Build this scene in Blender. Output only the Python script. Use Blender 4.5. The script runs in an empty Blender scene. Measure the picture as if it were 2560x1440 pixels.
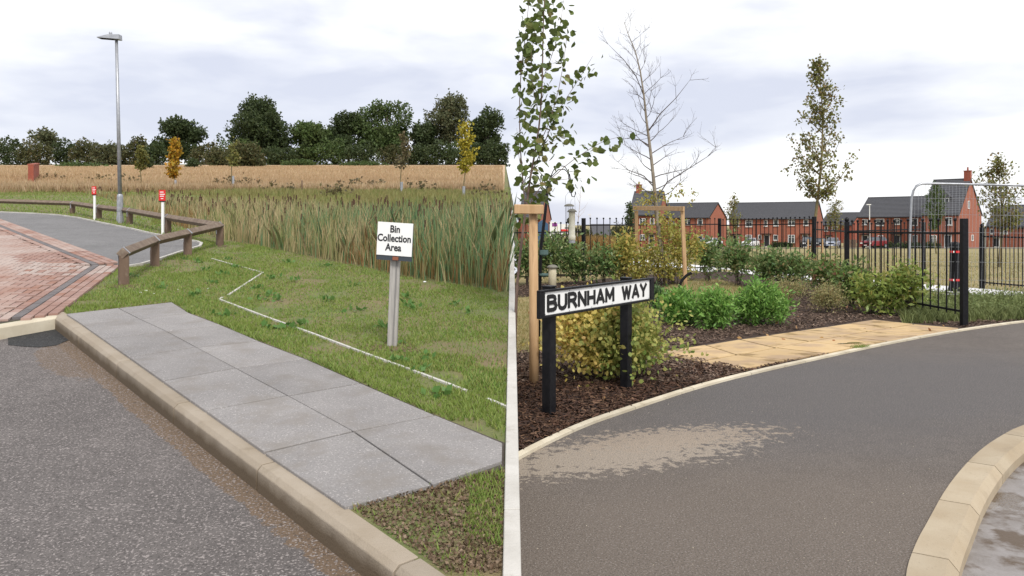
import bpy, math, random
import numpy as np
from mathutils import Vector
random.seed(5); RN = np.random.default_rng(11)
sc = bpy.context.scene; C = sc.collection
# ------------------------------------------------------------------ camera, light, exposure
EYE = 1.6; F = 2000.0; HZ = 560.0
cam = bpy.data.objects.new('camera', bpy.data.cameras.new('camera')); C.objects.link(cam)
cam.location = (0, 0, EYE); cam.rotation_euler = (math.pi/2, 0, 0)
cam.data.lens = 36*F/2560; cam.data.sensor_width = 36; cam.data.shift_y = -160/2560
cam.data.clip_start = 0.05; cam.data.clip_end = 9000
sc.camera = cam
SUN_EL, SUN_AZ = math.radians(48), math.radians(158)      # azimuth clockwise from +Y
w = bpy.data.worlds.new("World"); sc.world = w; w.use_nodes = True
nt = w.node_tree; nt.nodes.clear()
def N(t, tree=None, **k):
    n = (tree or nt).nodes.new(t)
    for a, b in k.items(): setattr(n, a, b)
    return n
sky = N('ShaderNodeTexSky', sky_type='NISHITA'); sky.sun_disc = False
sky.sun_elevation = SUN_EL; sky.sun_rotation = SUN_AZ
tc = N('ShaderNodeTexCoord')
def cloud(scale, zs, off, lo, hi, det=5.0):
    mp = N('ShaderNodeMapping'); mp.inputs['Scale'].default_value = (1, 1, zs); mp.inputs['Location'].default_value = off
    nz = N('ShaderNodeTexNoise'); nz.inputs['Scale'].default_value = scale; nz.inputs['Detail'].default_value = det
    nz.inputs['Roughness'].default_value = .5; nz.inputs['Distortion'].default_value = .25
    rp = N('ShaderNodeMapRange'); rp.inputs['From Min'].default_value = lo; rp.inputs['From Max'].default_value = hi
    rp.interpolation_type = 'SMOOTHSTEP'
    nt.links.new(tc.outputs['Generated'], mp.inputs[0]); nt.links.new(mp.outputs[0], nz.inputs['Vector'])
    nt.links.new(nz.outputs['Fac'], rp.inputs['Value']); return rp.outputs[0]
c1 = cloud(2.6, 3.2, (3.1, 0.4, .25), .40, .66)
c2 = cloud(6.0, 3.6, (1.7, 5.2, 3.3), .38, .66)
mA = N('ShaderNodeMix', data_type='RGBA'); mA.inputs[6].default_value = (8.1, 8.1, 8.15, 1); mA.inputs[7].default_value = (5.1, 5.3, 6.15, 1)
mB = N('ShaderNodeMath', operation='MULTIPLY'); nt.links.new(c1, mB.inputs[0]); mB.inputs[1].default_value = .8
mC = N('ShaderNodeMath', operation='MULTIPLY_ADD'); nt.links.new(c2, mC.inputs[0]); mC.inputs[1].default_value = .30; nt.links.new(mB.outputs[0], mC.inputs[2])
nt.links.new(mC.outputs[0], mA.inputs[0])
mS = N('ShaderNodeMix', data_type='RGBA'); mS.inputs[0].default_value = .92
nt.links.new(sky.outputs[0], mS.inputs[6]); nt.links.new(mA.outputs[2], mS.inputs[7])
bg = N('ShaderNodeBackground'); bg.inputs['Strength'].default_value = 0.118
ow = N('ShaderNodeOutputWorld'); nt.links.new(mS.outputs[2], bg.inputs['Color']); nt.links.new(bg.outputs[0], ow.inputs['Surface'])
sl = bpy.data.lights.new('sun', 'SUN'); sl.energy = 2.4; sl.angle = math.radians(18); sl.color = (1, .96, .9)
sun = bpy.data.objects.new('sun', sl); C.objects.link(sun)
sd = Vector((math.sin(SUN_AZ)*math.cos(SUN_EL), math.cos(SUN_AZ)*math.cos(SUN_EL), math.sin(SUN_EL)))
sun.rotation_euler = sd.to_track_quat('Z', 'Y').to_euler(); sun.location = (0, -5, 30)
sc.view_settings.view_transform = 'Standard'; sc.view_settings.look = 'None'
sc.view_settings.exposure = 0.33; sc.view_settings.gamma = 1
sc.render.engine = 'CYCLES'; sc.render.resolution_x = 1024; sc.render.resolution_y = 576
sc.cycles.max_bounces = 6; sc.cycles.transparent_max_bounces = 8

# ------------------------------------------------------------------ geometry of the place
SL = 0.08                                   # the left meadow climbs 8 in 100
def gL(y): return SL*y if y < 300 else SL*300
def gR(y):                                  # the park falls away gently beyond the railings
    return -2.4*min(1, max(0, (y-28)/111.0))
def P(px, py, d): return Vector(((px-1280)/F*d, d, EYE-(py-HZ)/F*d))
def Lp(px, py, h=0.0):
    d = (EYE-h)*F/(py-400.0); return Vector(((px-1280)/F*d, d, SL*d+h))
def Rp(px, py, h=0.0):
    lo, hi = 1.0, 3000.0
    for _ in range(50):
        m = (lo+hi)/2
        if EYE-(py-HZ)/F*m > gR(m)+h: lo = m
        else: hi = m
    return Vector(((px-1280)/F*lo, lo, gR(lo)+h))

WL = {}
def reg(o, parent):
    C.objects.link(o)
    if parent is not None: o.parent = parent; WL[o.name] = WL[parent.name].copy()
    else: WL[o.name] = Vector((0, 0, 0))
    return o
def tag(o, label=None, cat=None, group=None, kind=None):
    if label: o['label'] = label
    if cat: o['category'] = cat
    if group: o['group'] = group
    if kind: o['kind'] = kind
    return o
def thing(name, loc, label, cat, group=None, rz=0):
    o = bpy.data.objects.new(name, None); C.objects.link(o); o.location = loc; o.empty_display_size = .1
    WL[o.name] = Vector(loc) if rz == 0 else Vector((0, 0, 0)); o.rotation_euler.z = rz
    return tag(o, label, cat, group)
class MB:
    def __init__(s): s.v = []; s.f = []
    def add(s, vs, fs):
        b = len(s.v); s.v += [tuple(v) for v in vs]; s.f += [tuple(i+b for i in f) for f in fs]; return s
    def box(s, c, sz, ax=None):
        X, Y, Z = ax or (Vector((1,0,0)), Vector((0,1,0)), Vector((0,0,1)))
        c = Vector(c); q = [c + X*(sz[0]/2*i) + Y*(sz[1]/2*j) + Z*(sz[2]/2*k) for k in (-1,1) for j in (-1,1) for i in (-1,1)]
        return s.add(q, [(0,2,3,1),(4,5,7,6),(0,1,5,4),(2,6,7,3),(0,4,6,2),(1,3,7,5)])
    def bar(s, a, b, wd, ht, up=Vector((0,0,1)), roll=0):
        a = Vector(a); b = Vector(b); d = (b-a); L = d.length; d.normalize()
        X = d.cross(up).normalized(); Z = X.cross(d)
        if roll: X, Z = X*math.cos(roll)+Z*math.sin(roll), Z*math.cos(roll)-X*math.sin(roll)
        return s.box((a+b)/2, (wd, L, ht), (X, d, Z))
    def tube(s, pts, rad, n=6, caps=True):
        pts = [Vector(p) for p in pts]; m = len(pts)
        if not hasattr(rad, '__len__'): rad = [rad]*m
        vs = []
        for i, p in enumerate(pts):
            d = (pts[min(i+1, m-1)]-pts[max(i-1, 0)]).normalized()
            up = Vector((0,0,1)) if abs(d.z) < .9 else Vector((0,1,0))
            X = d.cross(up).normalized(); Y = X.cross(d)
            vs += [p + (X*math.cos(2*math.pi*k/n)+Y*math.sin(2*math.pi*k/n))*rad[i] for k in range(n)]
        fs = [(i*n+k, i*n+(k+1) % n, (i+1)*n+(k+1) % n, (i+1)*n+k) for i in range(m-1) for k in range(n)]
        if caps: fs += [tuple(range(n))[::-1], tuple((m-1)*n+k for k in range(n))]
        return s.add(vs, fs)
    def prism(s, poly, dz, top=None):            # poly: 3D points (top face); extruded down dz
        n = len(poly); a = [Vector(p) for p in poly]; b = [p-Vector((0,0,dz)) for p in a]
        return s.add(a+b, [tuple(range(n)), tuple(range(2*n-1, n-1, -1))]+[(i, n+i, n+(i+1) % n, (i+1) % n) for i in range(n)])
    def lathe(s, c, prof, n=12):                  # prof: (r, z)
        c = Vector(c); vs = [c+Vector((r*math.cos(2*math.pi*k/n), r*math.sin(2*math.pi*k/n), z)) for r, z in prof for k in range(n)]
        m = len(prof); fs = [(i*n+k, i*n+(k+1) % n, (i+1)*n+(k+1) % n, (i+1)*n+k) for i in range(m-1) for k in range(n)]
        return s.add(vs, fs+[tuple(range(n))[::-1], tuple((m-1)*n+k for k in range(n))])
    def build(s, name, mat, parent=None, smooth=False, bevel=0, local=False):
        me = bpy.data.meshes.new(name)
        o = bpy.data.objects.new(name, me); reg(o, parent)
        off = Vector((0,0,0)) if local or parent is None else WL[parent.name]
        me.from_pydata([(v[0]-off.x, v[1]-off.y, v[2]-off.z) for v in s.v], [], s.f)
        me.materials.append(mat); me.validate(); me.update()
        if smooth: me.polygons.foreach_set('use_smooth', [True]*len(me.polygons))
        if bevel:
            m = o.modifiers.new('bevel', 'BEVEL'); m.width = bevel; m.segments = 1; m.limit_method = 'ANGLE'
        return o
def npm(name, V, k, mat, parent=None, smooth=False):   # V: (n*k,3) soup of k-gons
    V = np.asarray(V, dtype=np.float64).reshape(-1, 3); n = len(V)//k
    if parent is not None: V = V - np.array(WL[parent.name])
    me = bpy.data.meshes.new(name); me.vertices.add(len(V)); me.vertices.foreach_set('co', V.astype(np.float32).ravel())
    me.loops.add(n*k); me.loops.foreach_set('vertex_index', np.arange(n*k, dtype=np.int32))
    me.polygons.add(n); me.polygons.foreach_set('loop_start', np.arange(0, n*k, k, dtype=np.int32))
    me.polygons.foreach_set('loop_total', np.full(n, k, dtype=np.int32))
    me.update(calc_edges=True); me.materials.append(mat)
    o = bpy.data.objects.new(name, me); return reg(o, parent)
def sheet(name, pts, mat, label=None, cat=None, kind='structure', parent=None):
    o = MB().add(pts, [tuple(range(len(pts)))]).build(name, mat, parent)
    return tag(o, label, cat, kind=kind)
def inpoly(x, y, poly):
    ins = np.zeros(len(x), bool); n = len(poly)
    for i in range(n):
        x1, y1 = poly[i][0], poly[i][1]; x2, y2 = poly[(i+1) % n][0], poly[(i+1) % n][1]
        if y1 == y2: continue
        c = ((y1 > y) != (y2 > y)) & (x < (x2-x1)*(y-y1)/(y2-y1)+x1); ins ^= c
    return ins
def distpoly(x, y, pts):                          # distance to an open polyline
    d = np.full(len(x), 1e9)
    for (a, b) in zip(pts[:-1], pts[1:]):
        ax, ay, bx, by = a[0], a[1], b[0], b[1]; L2 = (bx-ax)**2+(by-ay)**2
        t = np.clip(((x-ax)*(bx-ax)+(y-ay)*(by-ay))/L2, 0, 1)
        d = np.minimum(d, np.hypot(x-ax-t*(bx-ax), y-ay-t*(by-ay)))
    return d
def unit(v): return v/np.maximum(np.linalg.norm(v, axis=1, keepdims=True), 1e-9)
def vnoise(x, y, s, seed):                        # cheap smooth value noise
    r = np.random.default_rng(seed); T = r.random((64, 64))
    x = x*s+100; y = y*s+100; i = np.floor(x).astype(int); j = np.floor(y).astype(int); u = x-i; v = y-j
    u = u*u*(3-2*u); v = v*v*(3-2*v); g = lambda a, b: T[a % 64, b % 64]
    return (g(i,j)*(1-u)+g(i+1,j)*u)*(1-v)+(g(i,j+1)*(1-u)+g(i+1,j+1)*u)*v

# ------------------------------------------------------------------ materials
def M(name, col, rough=.8, col2=None, scale=8, bump=0, bscale=40, metal=0, spec=.4, lo=.35, hi=.65, extra=None, stretch=None, detail=4):
    m = bpy.data.materials.new(name); m.use_nodes = True; t = m.node_tree
    b = t.nodes['Principled BSDF']; b.inputs['Roughness'].default_value = rough; b.inputs['Metallic'].default_value = metal
    b.inputs['Specular IOR Level'].default_value = spec
    b.inputs['Base Color'].default_value = (*col, 1)
    g = N('ShaderNodeNewGeometry', t); vec = g.outputs['Position']
    if stretch:
        mp = N('ShaderNodeMapping', t); mp.inputs['Scale'].default_value = stretch; t.links.new(vec, mp.inputs[0]); vec = mp.outputs[0]
    cur = None
    if col2 is not None:
        cur = mixn(t, vec, scale, lo, hi, (*col, 1), (*col2, 1), detail)
    if extra:
        for (c, s, l, h, f) in extra:
            cur = mixn(t, vec, s, l, h, cur if cur is not None else (*col, 1), (*c, 1), 5, f)
    if cur is not None: t.links.new(cur, b.inputs['Base Color'])
    if bump:
        nz = N('ShaderNodeTexNoise', t); nz.inputs['Scale'].default_value = bscale; nz.inputs['Detail'].default_value = 4
        t.links.new(vec, nz.inputs['Vector'])
        bp = N('ShaderNodeBump', t); bp.inputs['Strength'].default_value = 1; bp.inputs['Distance'].default_value = bump
        t.links.new(nz.outputs['Fac'], bp.inputs['Height']); t.links.new(bp.outputs[0], b.inputs['Normal'])
    return m
def mixn(t, vec, scale, lo, hi, a, b, detail=4, f=1.0):
    nz = N('ShaderNodeTexNoise', t); nz.inputs['Scale'].default_value = scale; nz.inputs['Detail'].default_value = detail; nz.inputs['Roughness'].default_value = .6
    t.links.new(vec, nz.inputs['Vector'])
    r = N('ShaderNodeMapRange', t); r.inputs['From Min'].default_value = lo; r.inputs['From Max'].default_value = hi; r.inputs['To Max'].default_value = f
    t.links.new(nz.outputs['Fac'], r.inputs['Value'])
    mx = N('ShaderNodeMix', t, data_type='RGBA'); t.links.new(r.outputs[0], mx.inputs[0])
    for s, v in ((6, a), (7, b)):
        if isinstance(v, tuple): mx.inputs[s].default_value = v
        else: t.links.new(v, mx.inputs[s])
    return mx.outputs[2]
def leafmat(name, cols, obj=False, trans=.35, clump=None, cs=1.5, rough=.55):
    m = bpy.data.materials.new(name); m.use_nodes = True; t = m.node_tree; t.nodes.clear()
    g = N('ShaderNodeNewGeometry', t)
    rnd = N('ShaderNodeObjectInfo', t).outputs['Random'] if obj else g.outputs['Random Per Island']
    cr = N('ShaderNodeValToRGB', t); e = cr.color_ramp.elements
    while len(e) < len(cols): e.new(.5)
    for i, c in enumerate(cols): e[i].position = i/(len(cols)-1); e[i].color = (*c, 1)
    t.links.new(rnd, cr.inputs[0]); col = cr.outputs[0]
    if clump:
        col = mixn(t, g.outputs['Position'], cs, .42, .6, col, (*clump, 1), 3, .65)
    b = N('ShaderNodeBsdfPrincipled', t); b.inputs['Roughness'].default_value = rough; b.inputs['Specular IOR Level'].default_value = .3
    tr = N('ShaderNodeBsdfTranslucent', t); ms = N('ShaderNodeMixShader', t); ms.inputs[0].default_value = trans
    o = N('ShaderNodeOutputMaterial', t)
    t.links.new(col, b.inputs['Base Color']); t.links.new(col, tr.inputs['Color'])
    t.links.new(b.outputs[0], ms.inputs[1]); t.links.new(tr.outputs[0], ms.inputs[2]); t.links.new(ms.outputs[0], o.inputs['Surface'])
    return m

def asphalt(name, base, light, mask=None, grain=75):
    """worn asphalt; mask = list of (kind, args, colour) stains with shapes of their own"""
    m = bpy.data.materials.new(name); m.use_nodes = True; t = m.node_tree; b = t.nodes['Principled BSDF']
    g = N('ShaderNodeNewGeometry', t); vec = g.outputs['Position']
    cur = mixn(t, vec, 1.3, .35, .65, (*base, 1), tuple(c*1.3 for c in base)+(1,), 5)
    cur = mixn(t, vec, 9, .45, .7, cur, tuple(c*.82 for c in base)+(1,), 6, .7)

    rough = .78
    for mk in mask or []:
        (cx, cy), (ux, uy), (ra, rb), c, nsc, amp, f = mk
        mp = N('ShaderNodeMapping', t, vector_type='TEXTURE'); mp.inputs['Location'].default_value = (cx, cy, 0)
        mp.inputs['Rotation'].default_value = (0, 0, math.atan2(uy, ux)); mp.inputs['Scale'].default_value = (ra, rb, 1000)
        t.links.new(vec, mp.inputs[0]); ln = N('ShaderNodeVectorMath', t, operation='LENGTH'); t.links.new(mp.outputs[0], ln.inputs[0])
        nz = N('ShaderNodeTexNoise', t); nz.inputs['Scale'].default_value = nsc; nz.inputs['Detail'].default_value = 8; nz.inputs['Roughness'].default_value = .74
        t.links.new(vec, nz.inputs['Vector'])
        ad = N('ShaderNodeMath', t, operation='MULTIPLY_ADD'); t.links.new(nz.outputs['Fac'], ad.inputs[0]); ad.inputs[1].default_value = amp; t.links.new(ln.outputs['Value'], ad.inputs[2])
        r = N('ShaderNodeMapRange', t); r.inputs['From Min'].default_value = 1+amp*.5+.03; r.inputs['From Max'].default_value = 1+amp*.5-.03
        if f < 0: r.inputs['From Min'].default_value += .35; r.inputs['From Max'].default_value -= .35
        r.inputs['To Max'].default_value = abs(f); t.links.new(ad.outputs[0], r.inputs['Value'])
        mx = N('ShaderNodeMix', t, data_type='RGBA'); t.links.new(r.outputs[0], mx.inputs[0]); t.links.new(cur, mx.inputs[6]); mx.inputs[7].default_value = (*c, 1)
        cur = mx.outputs[2]
    cur = mixn(t, vec, grain, .585, .63, cur, (*light, 1), 1, .8)
    cur = mixn(t, vec, grain*1.15, .56, .62, cur, tuple(c*.4 for c in base)+(1,), 1, .6)
    t.links.new(cur, b.inputs['Base Color']); b.inputs['Roughness'].default_value = rough; b.inputs['Specular IOR Level'].default_value = .25
    nz = N('ShaderNodeTexNoise', t); nz.inputs['Scale'].default_value = 130; nz.inputs['Detail'].default_value = 3; t.links.new(vec, nz.inputs['Vector'])
    bp = N('ShaderNodeBump', t); bp.inputs['Distance'].default_value = .006; t.links.new(nz.outputs['Fac'], bp.inputs['Height']); t.links.new(bp.outputs[0], b.inputs['Normal'])
    return m

KU = Vector((.641, -.767)); KN = Vector((.767, .641)); K0 = Lp(165, 785)
def Kp(t, n, h=0):
    x = K0.x+KU.x*t+KN.x*n; y = K0.y+KU.y*t+KN.y*n; return Vector((x, y, SL*y+h))
K2U = Vector((-.506, -.862))
dirt = (.155, .105, .065)
kc = Kp(3.2, -.16)
m_road_l = asphalt('asphalt_carpark', (.115, .103, .097), (.32, .285, .27),
    [((kc.x, kc.y), tuple(KU), (4.0, .10), dirt, 11, 1.6, .85), ((Kp(1.6, -.3).x, Kp(1.6, -.3).y), tuple(KU), (.75, .2), dirt, 12, 1.4, .6)])
m_patch = asphalt('asphalt_patch', (.03, .03, .03), (.10, .10, .10))
m_path = asphalt('asphalt_path', (.165, .16, .158), (.25, .25, .25))
m_road_r = asphalt('asphalt_drive', (.108, .092, .080), (.25, .22, .195),
    [((3.6, 7.8), (1, .5), (3.2, 1.6), (.100, .094, .094), 1.5, .8, -.8), ((1.2, 3.9), (1, .1), (2.4, 1.3), (.150, .122, .098), 1.2, .9, -.7),
     ((.66, 5.50), (1.6, .60), (.98, .30), (.34, .285, .225), 12, 5.6, .88), ((1.2, 5.98), (1.6, .5), (.72, .24), (.32, .26, .20), 14, 6.2, .9)], grain=95)
m_lawn_l = M('lawn_earth', (.13, .165, .05), .95, (.20, .165, .08), 1.6, .02, 60, extra=[((.10, .13, .04), 5, .55, .7, .4), ((.20, .145, .085), 3.1, .52, .68, .75)])
m_dry = M('dry_lawn', (.33, .255, .125), .95, (.24, .22, .09), .5, .02, 30, extra=[((.30, .23, .125), 3, .5, .7, .6), ((.12, .14, .045), 7, .52, .7, .5)])
m_hill = M('far_ground', (.09, .11, .04), .95, (.12, .11, .05), .05)
m_field = M('straw_field', (.46, .32, .19), .95, (.52, .38, .25), .12, 0, extra=[((.40, .26, .14), .6, .5, .65, .6), ((.27, .23, .11), .035, .58, .68, .7)], stretch=(1, .35, 1))
m_bank = M('bank_grass', (.08, .10, .03), .95, (.13, .11, .05), 1.0, .05, 8)
m_mulch = M('bark_mulch', (.030, .017, .011), .9, (.075, .043, .028), 14, .03, 60, extra=[((.12, .075, .05), 45, .58, .7, .7)])
m_conc = M('pale_concrete', (.55, .53, .49), .85, (.44, .42, .38), 3, .003, 60, extra=[((.30, .27, .22), 9, .6, .75, .6)])
m_kerb = M('kerb_concrete', (.33, .28, .22), .85, (.28, .23, .17), 2.5, .003, 90, extra=[((.20, .16, .11), 7, .58, .74, .6)])
def kerb_dirt(m):            # road dirt splashed on the kerb's face, ragged along its top
    t = m.node_tree; b = t.nodes['Principled BSDF']; src = b.inputs['Base Color'].links[0].from_socket
    g = N('ShaderNodeNewGeometry', t); dt = N('ShaderNodeVectorMath', t, operation='DOT_PRODUCT'); t.links.new(g.outputs['Position'], dt.inputs[0]); dt.inputs[1].default_value = (0, -SL0, 1)
    nz = N('ShaderNodeTexNoise', t); nz.inputs['Scale'].default_value = 9; nz.inputs['Detail'].default_value = 5; t.links.new(g.outputs['Position'], nz.inputs['Vector'])
    ad = N('ShaderNodeMath', t, operation='MULTIPLY_ADD'); t.links.new(nz.outputs['Fac'], ad.inputs[0]); ad.inputs[1].default_value = .06; t.links.new(dt.outputs['Value'], ad.inputs[2])
    r = N('ShaderNodeMapRange', t); r.inputs['From Min'].default_value = .018; r.inputs['From Max'].default_value = -.05; r.inputs['To Max'].default_value = .92; t.links.new(ad.outputs[0], r.inputs['Value'])
    mx = N('ShaderNodeMix', t, data_type='RGBA'); t.links.new(r.outputs[0], mx.inputs[0]); t.links.new(src, mx.inputs[6]); mx.inputs[7].default_value = (.095, .066, .038, 1); t.links.new(mx.outputs[2], b.inputs['Base Color'])
SL0 = SL; kerb_dirt(m_kerb)
m_edge = M('edging_concrete', (.60, .54, .42), .85, (.48, .42, .31), 3, .002, 90, extra=[((.25, .20, .13), 9, .62, .75, .6)])
m_kerb_r = M('kerb_buff_stone', (.42, .35, .25), .85, (.36, .285, .19), 2.2, .002, 120, extra=[((.24, .19, .13), 4, .56, .76, .55), ((.22, .18, .13), 60, .6, .7, .4)])
m_slab = M('grey_granite_slab', (.262, .247, .238), .8, (.215, .203, .196), 1.7, .0015, 160, extra=[((.46, .43, .41), 85, .57, .64, .7), ((.13, .12, .12), 95, .57, .64, .6), ((.20, .18, .16), 3.7, .50, .7, .75)])
m_buff = M('buff_sandstone_slab', (.56, .40, .21), .75, (.50, .345, .17), 2.1, .0015, 70, extra=[((.36, .25, .16), 1.5, .47, .60, .75), ((.22, .14, .05), 2.2, .56, .66, .85)], stretch=(1, 1.3, 1))
def piece_tone(m, lo=.91, hi=1.08):
    t = m.node_tree; b = t.nodes['Principled BSDF']; src = b.inputs['Base Color'].links[0].from_socket
    oi = N('ShaderNodeObjectInfo', t); r = N('ShaderNodeMapRange', t); r.inputs['To Min'].default_value = lo; r.inputs['To Max'].default_value = hi; t.links.new(oi.outputs['Random'], r.inputs['Value'])
    vm = N('ShaderNodeVectorMath', t, operation='SCALE'); t.links.new(src, vm.inputs[0]); t.links.new(r.outputs[0], vm.inputs['Scale']); t.links.new(vm.outputs[0], b.inputs['Base Color'])
for _m in (m_slab, m_buff, m_kerb, m_edge, m_kerb_r): piece_tone(_m)
m_white = M('white_paint', (.84, .84, .82), .5, (.80, .80, .78), 6)
m_black = M('black_paint', (.006, .006, .008), .45, (.012, .012, .014), 20, spec=.2)
m_blackmat = M('black_matt', (.012, .012, .013), .8, spec=.15)
m_lett = M('lettering_black', (.008, .008, .009), .5)
m_galv = M('galvanised_steel', (.42, .43, .45), .45, (.33, .34, .36), 12, metal=.6)
m_timber_dk = M('weathered_timber', (.17, .115, .08), .85, (.115, .075, .052), 6, .004, 30, extra=[((.25, .19, .14), 18, .55, .7, .6)], stretch=(1, 1, .4))
m_timber_rail = M('weathered_rail', (.20, .15, .11), .85, (.14, .10, .075), 8, .003, 30, extra=[((.28, .23, .18), 14, .5, .7, .6)])
m_stake = M('pine_stake', (.50, .33, .18), .8, (.42, .26, .13), 5, .003, 20, stretch=(4, 4, .5), extra=[((.22, .12, .06), 3, .62, .72, .7)])
m_bark = M('grey_brown_bark', (.16, .125, .095), .9, (.24, .20, .16), 14, .006, 40)
m_bark_y = M('olive_bark', (.20, .16, .08), .9, (.13, .11, .055), 10, .004, 40)
m_bark_b = M('birch_twig', (.22, .15, .12), .8, (.14, .09, .075), 12)
m_twig = M('dark_twig', (.10, .078, .066), .9, (.06, .045, .04), 20)
m_red = M('red_plate', (.62, .02, .02), .5)
m_brickr = [M('paving_block_'+n, c, .85, c2, 5, .002, 80) for n, c, c2 in (('salmon', (.31, .185, .145), (.26, .155, .125)), ('rose', (.35, .235, .195), (.29, .18, .15)), ('rust', (.27, .135, .095), (.30, .17, .125)), ('bleached', (.42, .35, .31), (.33, .24, .205)))]
m_brickg = M('paving_block_grey', (.17, .15, .145), .85, (.12, .11, .11), 6, .002, 80)
m_sand = M('jointing_sand', (.09, .075, .06), .95, (.06, .05, .04), 20)
def brickwall(name, c1, c2, mortar, sc_=1.0):
    m = bpy.data.materials.new(name); m.use_nodes = True; t = m.node_tree; b = t.nodes['Principled BSDF']; b.inputs['Roughness'].default_value = .9
    tcn = N('ShaderNodeTexCoord', t); g = N('ShaderNodeNewGeometry', t)
    # u runs along whichever horizontal direction the wall has, v is height
    sx = N('ShaderNodeSeparateXYZ', t); t.links.new(g.outputs['Position'], sx.inputs[0])
    ad = N('ShaderNodeMath', t, operation='ADD'); t.links.new(sx.outputs[0], ad.inputs[0]); t.links.new(sx.outputs[1], ad.inputs[1])
    cx = N('ShaderNodeCombineXYZ', t); t.links.new(ad.outputs[0], cx.inputs[0]); t.links.new(sx.outputs[2], cx.inputs[1])
    br = N('ShaderNodeTexBrick', t); br.inputs['Scale'].default_value = sc_; br.inputs['Brick Width'].default_value = .225; br.inputs['Row Height'].default_value = .075
    br.inputs['Mortar Size'].default_value = .006; br.inputs['Color1'].default_value = (*c1, 1); br.inputs['Color2'].default_value = (*c2, 1); br.inputs['Mortar'].default_value = (*mortar, 1)
    t.links.new(cx.outputs[0], br.inputs['Vector'])
    o = mixn(t, g.outputs['Position'], 1.1, .35, .7, br.outputs['Color'], tuple(c*.8 for c in c1)+(1,), 6, .6)
    t.links.new(o, b.inputs['Base Color']); return m
m_hbrick = brickwall('red_house_brick', (.37, .115, .065), (.29, .085, .05), (.30, .20, .15))
m_hbrick2 = brickwall('dark_house_brick', (.34, .08, .045), (.27, .06, .035), (.26, .16, .12))
m_tile = None
def tilemat():
    m = bpy.data.materials.new('slate_roof'); m.use_nodes = True; t = m.node_tree; b = t.nodes['Principled BSDF']; b.inputs['Roughness'].default_value = .7
    g = N('ShaderNodeNewGeometry', t)
    cur = mixn(t, g.outputs['Position'], 6, .35, .7, (.062, .063, .070, 1), (.095, .096, .105, 1), 4)
    t.links.new(cur, b.inputs['Base Color']); return m
m_tile = tilemat()
m_glass = M('window_glass', (.03, .035, .04), .08, (.10, .11, .12), 1.5, spec=.8)
m_frame = M('upvc_frame', (.78, .78, .76), .5)
m_door = M('door_dark', (.02, .022, .028), .4)
m_tyre = M('tyre', (.02, .02, .02), .85)
m_greyend = M('fascia_black', (.02, .02, .02), .6)

# leaf materials (hue differs leaf by leaf)
lf_oak = leafmat('oak_leaves', [(0.046, 0.071, 0.027), (0.071, 0.105, 0.038), (0.038, 0.055, 0.024), (0.097, 0.130, 0.046)], clump=(0.059, 0.076, 0.029), cs=.25)
lf_green = leafmat('field_tree_leaves', [(0.066, 0.113, 0.034), (0.104, 0.160, 0.046), (0.053, 0.085, 0.029), (0.142, 0.189, 0.060)], clump=(0.085, 0.113, 0.038), cs=.25)
lf_willow = leafmat('willow_leaves', [(0.103, 0.117, 0.055), (0.152, 0.166, 0.083), (0.083, 0.097, 0.048), (0.138, 0.117, 0.055)], cs=.3)
lf_hedge = leafmat('hedge_leaves', [(0.081, 0.101, 0.039), (0.139, 0.122, 0.054), (0.057, 0.081, 0.029), (0.163, 0.130, 0.065)], clump=(0.090, 0.098, 0.039), cs=.15)
lf_yel = leafmat('yellow_leaves', [(.42, .33, .03), (.36, .33, .05), (.50, .38, .04), (.25, .27, .05)])
lf_ora = leafmat('orange_leaves', [(.50, .22, .02), (.45, .30, .03), (.30, .22, .03), (.55, .26, .03)])
lf_olv = leafmat('olive_leaves', [(.15, .16, .04), (.20, .20, .055), (.12, .13, .035), (.24, .19, .05)])
lf_brn = leafmat('brown_leaves', [(.13, .10, .05), (.17, .13, .07), (.10, .09, .05), (.20, .17, .07)])
lf_maple = leafmat('maple_leaves', [(.15, .17, .045), (.21, .21, .06), (.11, .12, .04), (.25, .17, .08), (.30, .32, .11)])
lf_birch = leafmat('birch_leaf', [(0.093, 0.132, 0.028), (0.147, 0.194, 0.044), (0.070, 0.101, 0.028), (0.233, 0.265, 0.085), (0.171, 0.132, 0.047)], obj=True, trans=.3)
lf_birch_i = leafmat('birch_leaf_small', [(0.093, 0.132, 0.028), (0.147, 0.194, 0.044), (0.070, 0.101, 0.028), (0.233, 0.265, 0.085)], trans=.3)
lf_ctree = leafmat('autumn_hornbeam_leaves', [(.26, .31, .07), (.44, .42, .11), (.18, .26, .06), (.52, .33, .09), (.33, .38, .09)], clump=(.44, .38, .10), cs=2.2)
lf_laurel = leafmat('laurel_leaves', [(.10, .19, .055), (.18, .29, .09), (.07, .13, .045), (.26, .34, .13), (.30, .22, .10)], clump=(.17, .23, .08), cs=1.8, rough=.4)
lf_photinia = leafmat('photinia_leaves', [(.13, .22, .06), (.21, .30, .08), (.14, .21, .06), (.10, .16, .05), (.50, .20, .15)], clump=(.18, .25, .08), cs=2.5, rough=.4)
lf_choisya = leafmat('choisya_leaves', [(.15, .31, .065), (.24, .44, .09), (.10, .21, .05), (.36, .54, .14)], rough=.45)
lf_lime = leafmat('lime_shrub_leaves', [(0.247, 0.325, 0.072), (0.351, 0.429, 0.104), (0.169, 0.247, 0.058), (0.390, 0.338, 0.091)], rough=.45)
lf_vari = leafmat('variegated_leaves', [(0.336, 0.324, 0.132), (0.456, 0.396, 0.204), (0.216, 0.240, 0.084), (0.384, 0.252, 0.120)])
lf_dog_g = leafmat('dogwood_green_leaves', [(.20, .30, .07), (.36, .42, .12), (.14, .24, .05), (.50, .46, .14), (.40, .34, .10)], clump=(.42, .40, .12), cs=3.2)
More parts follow.
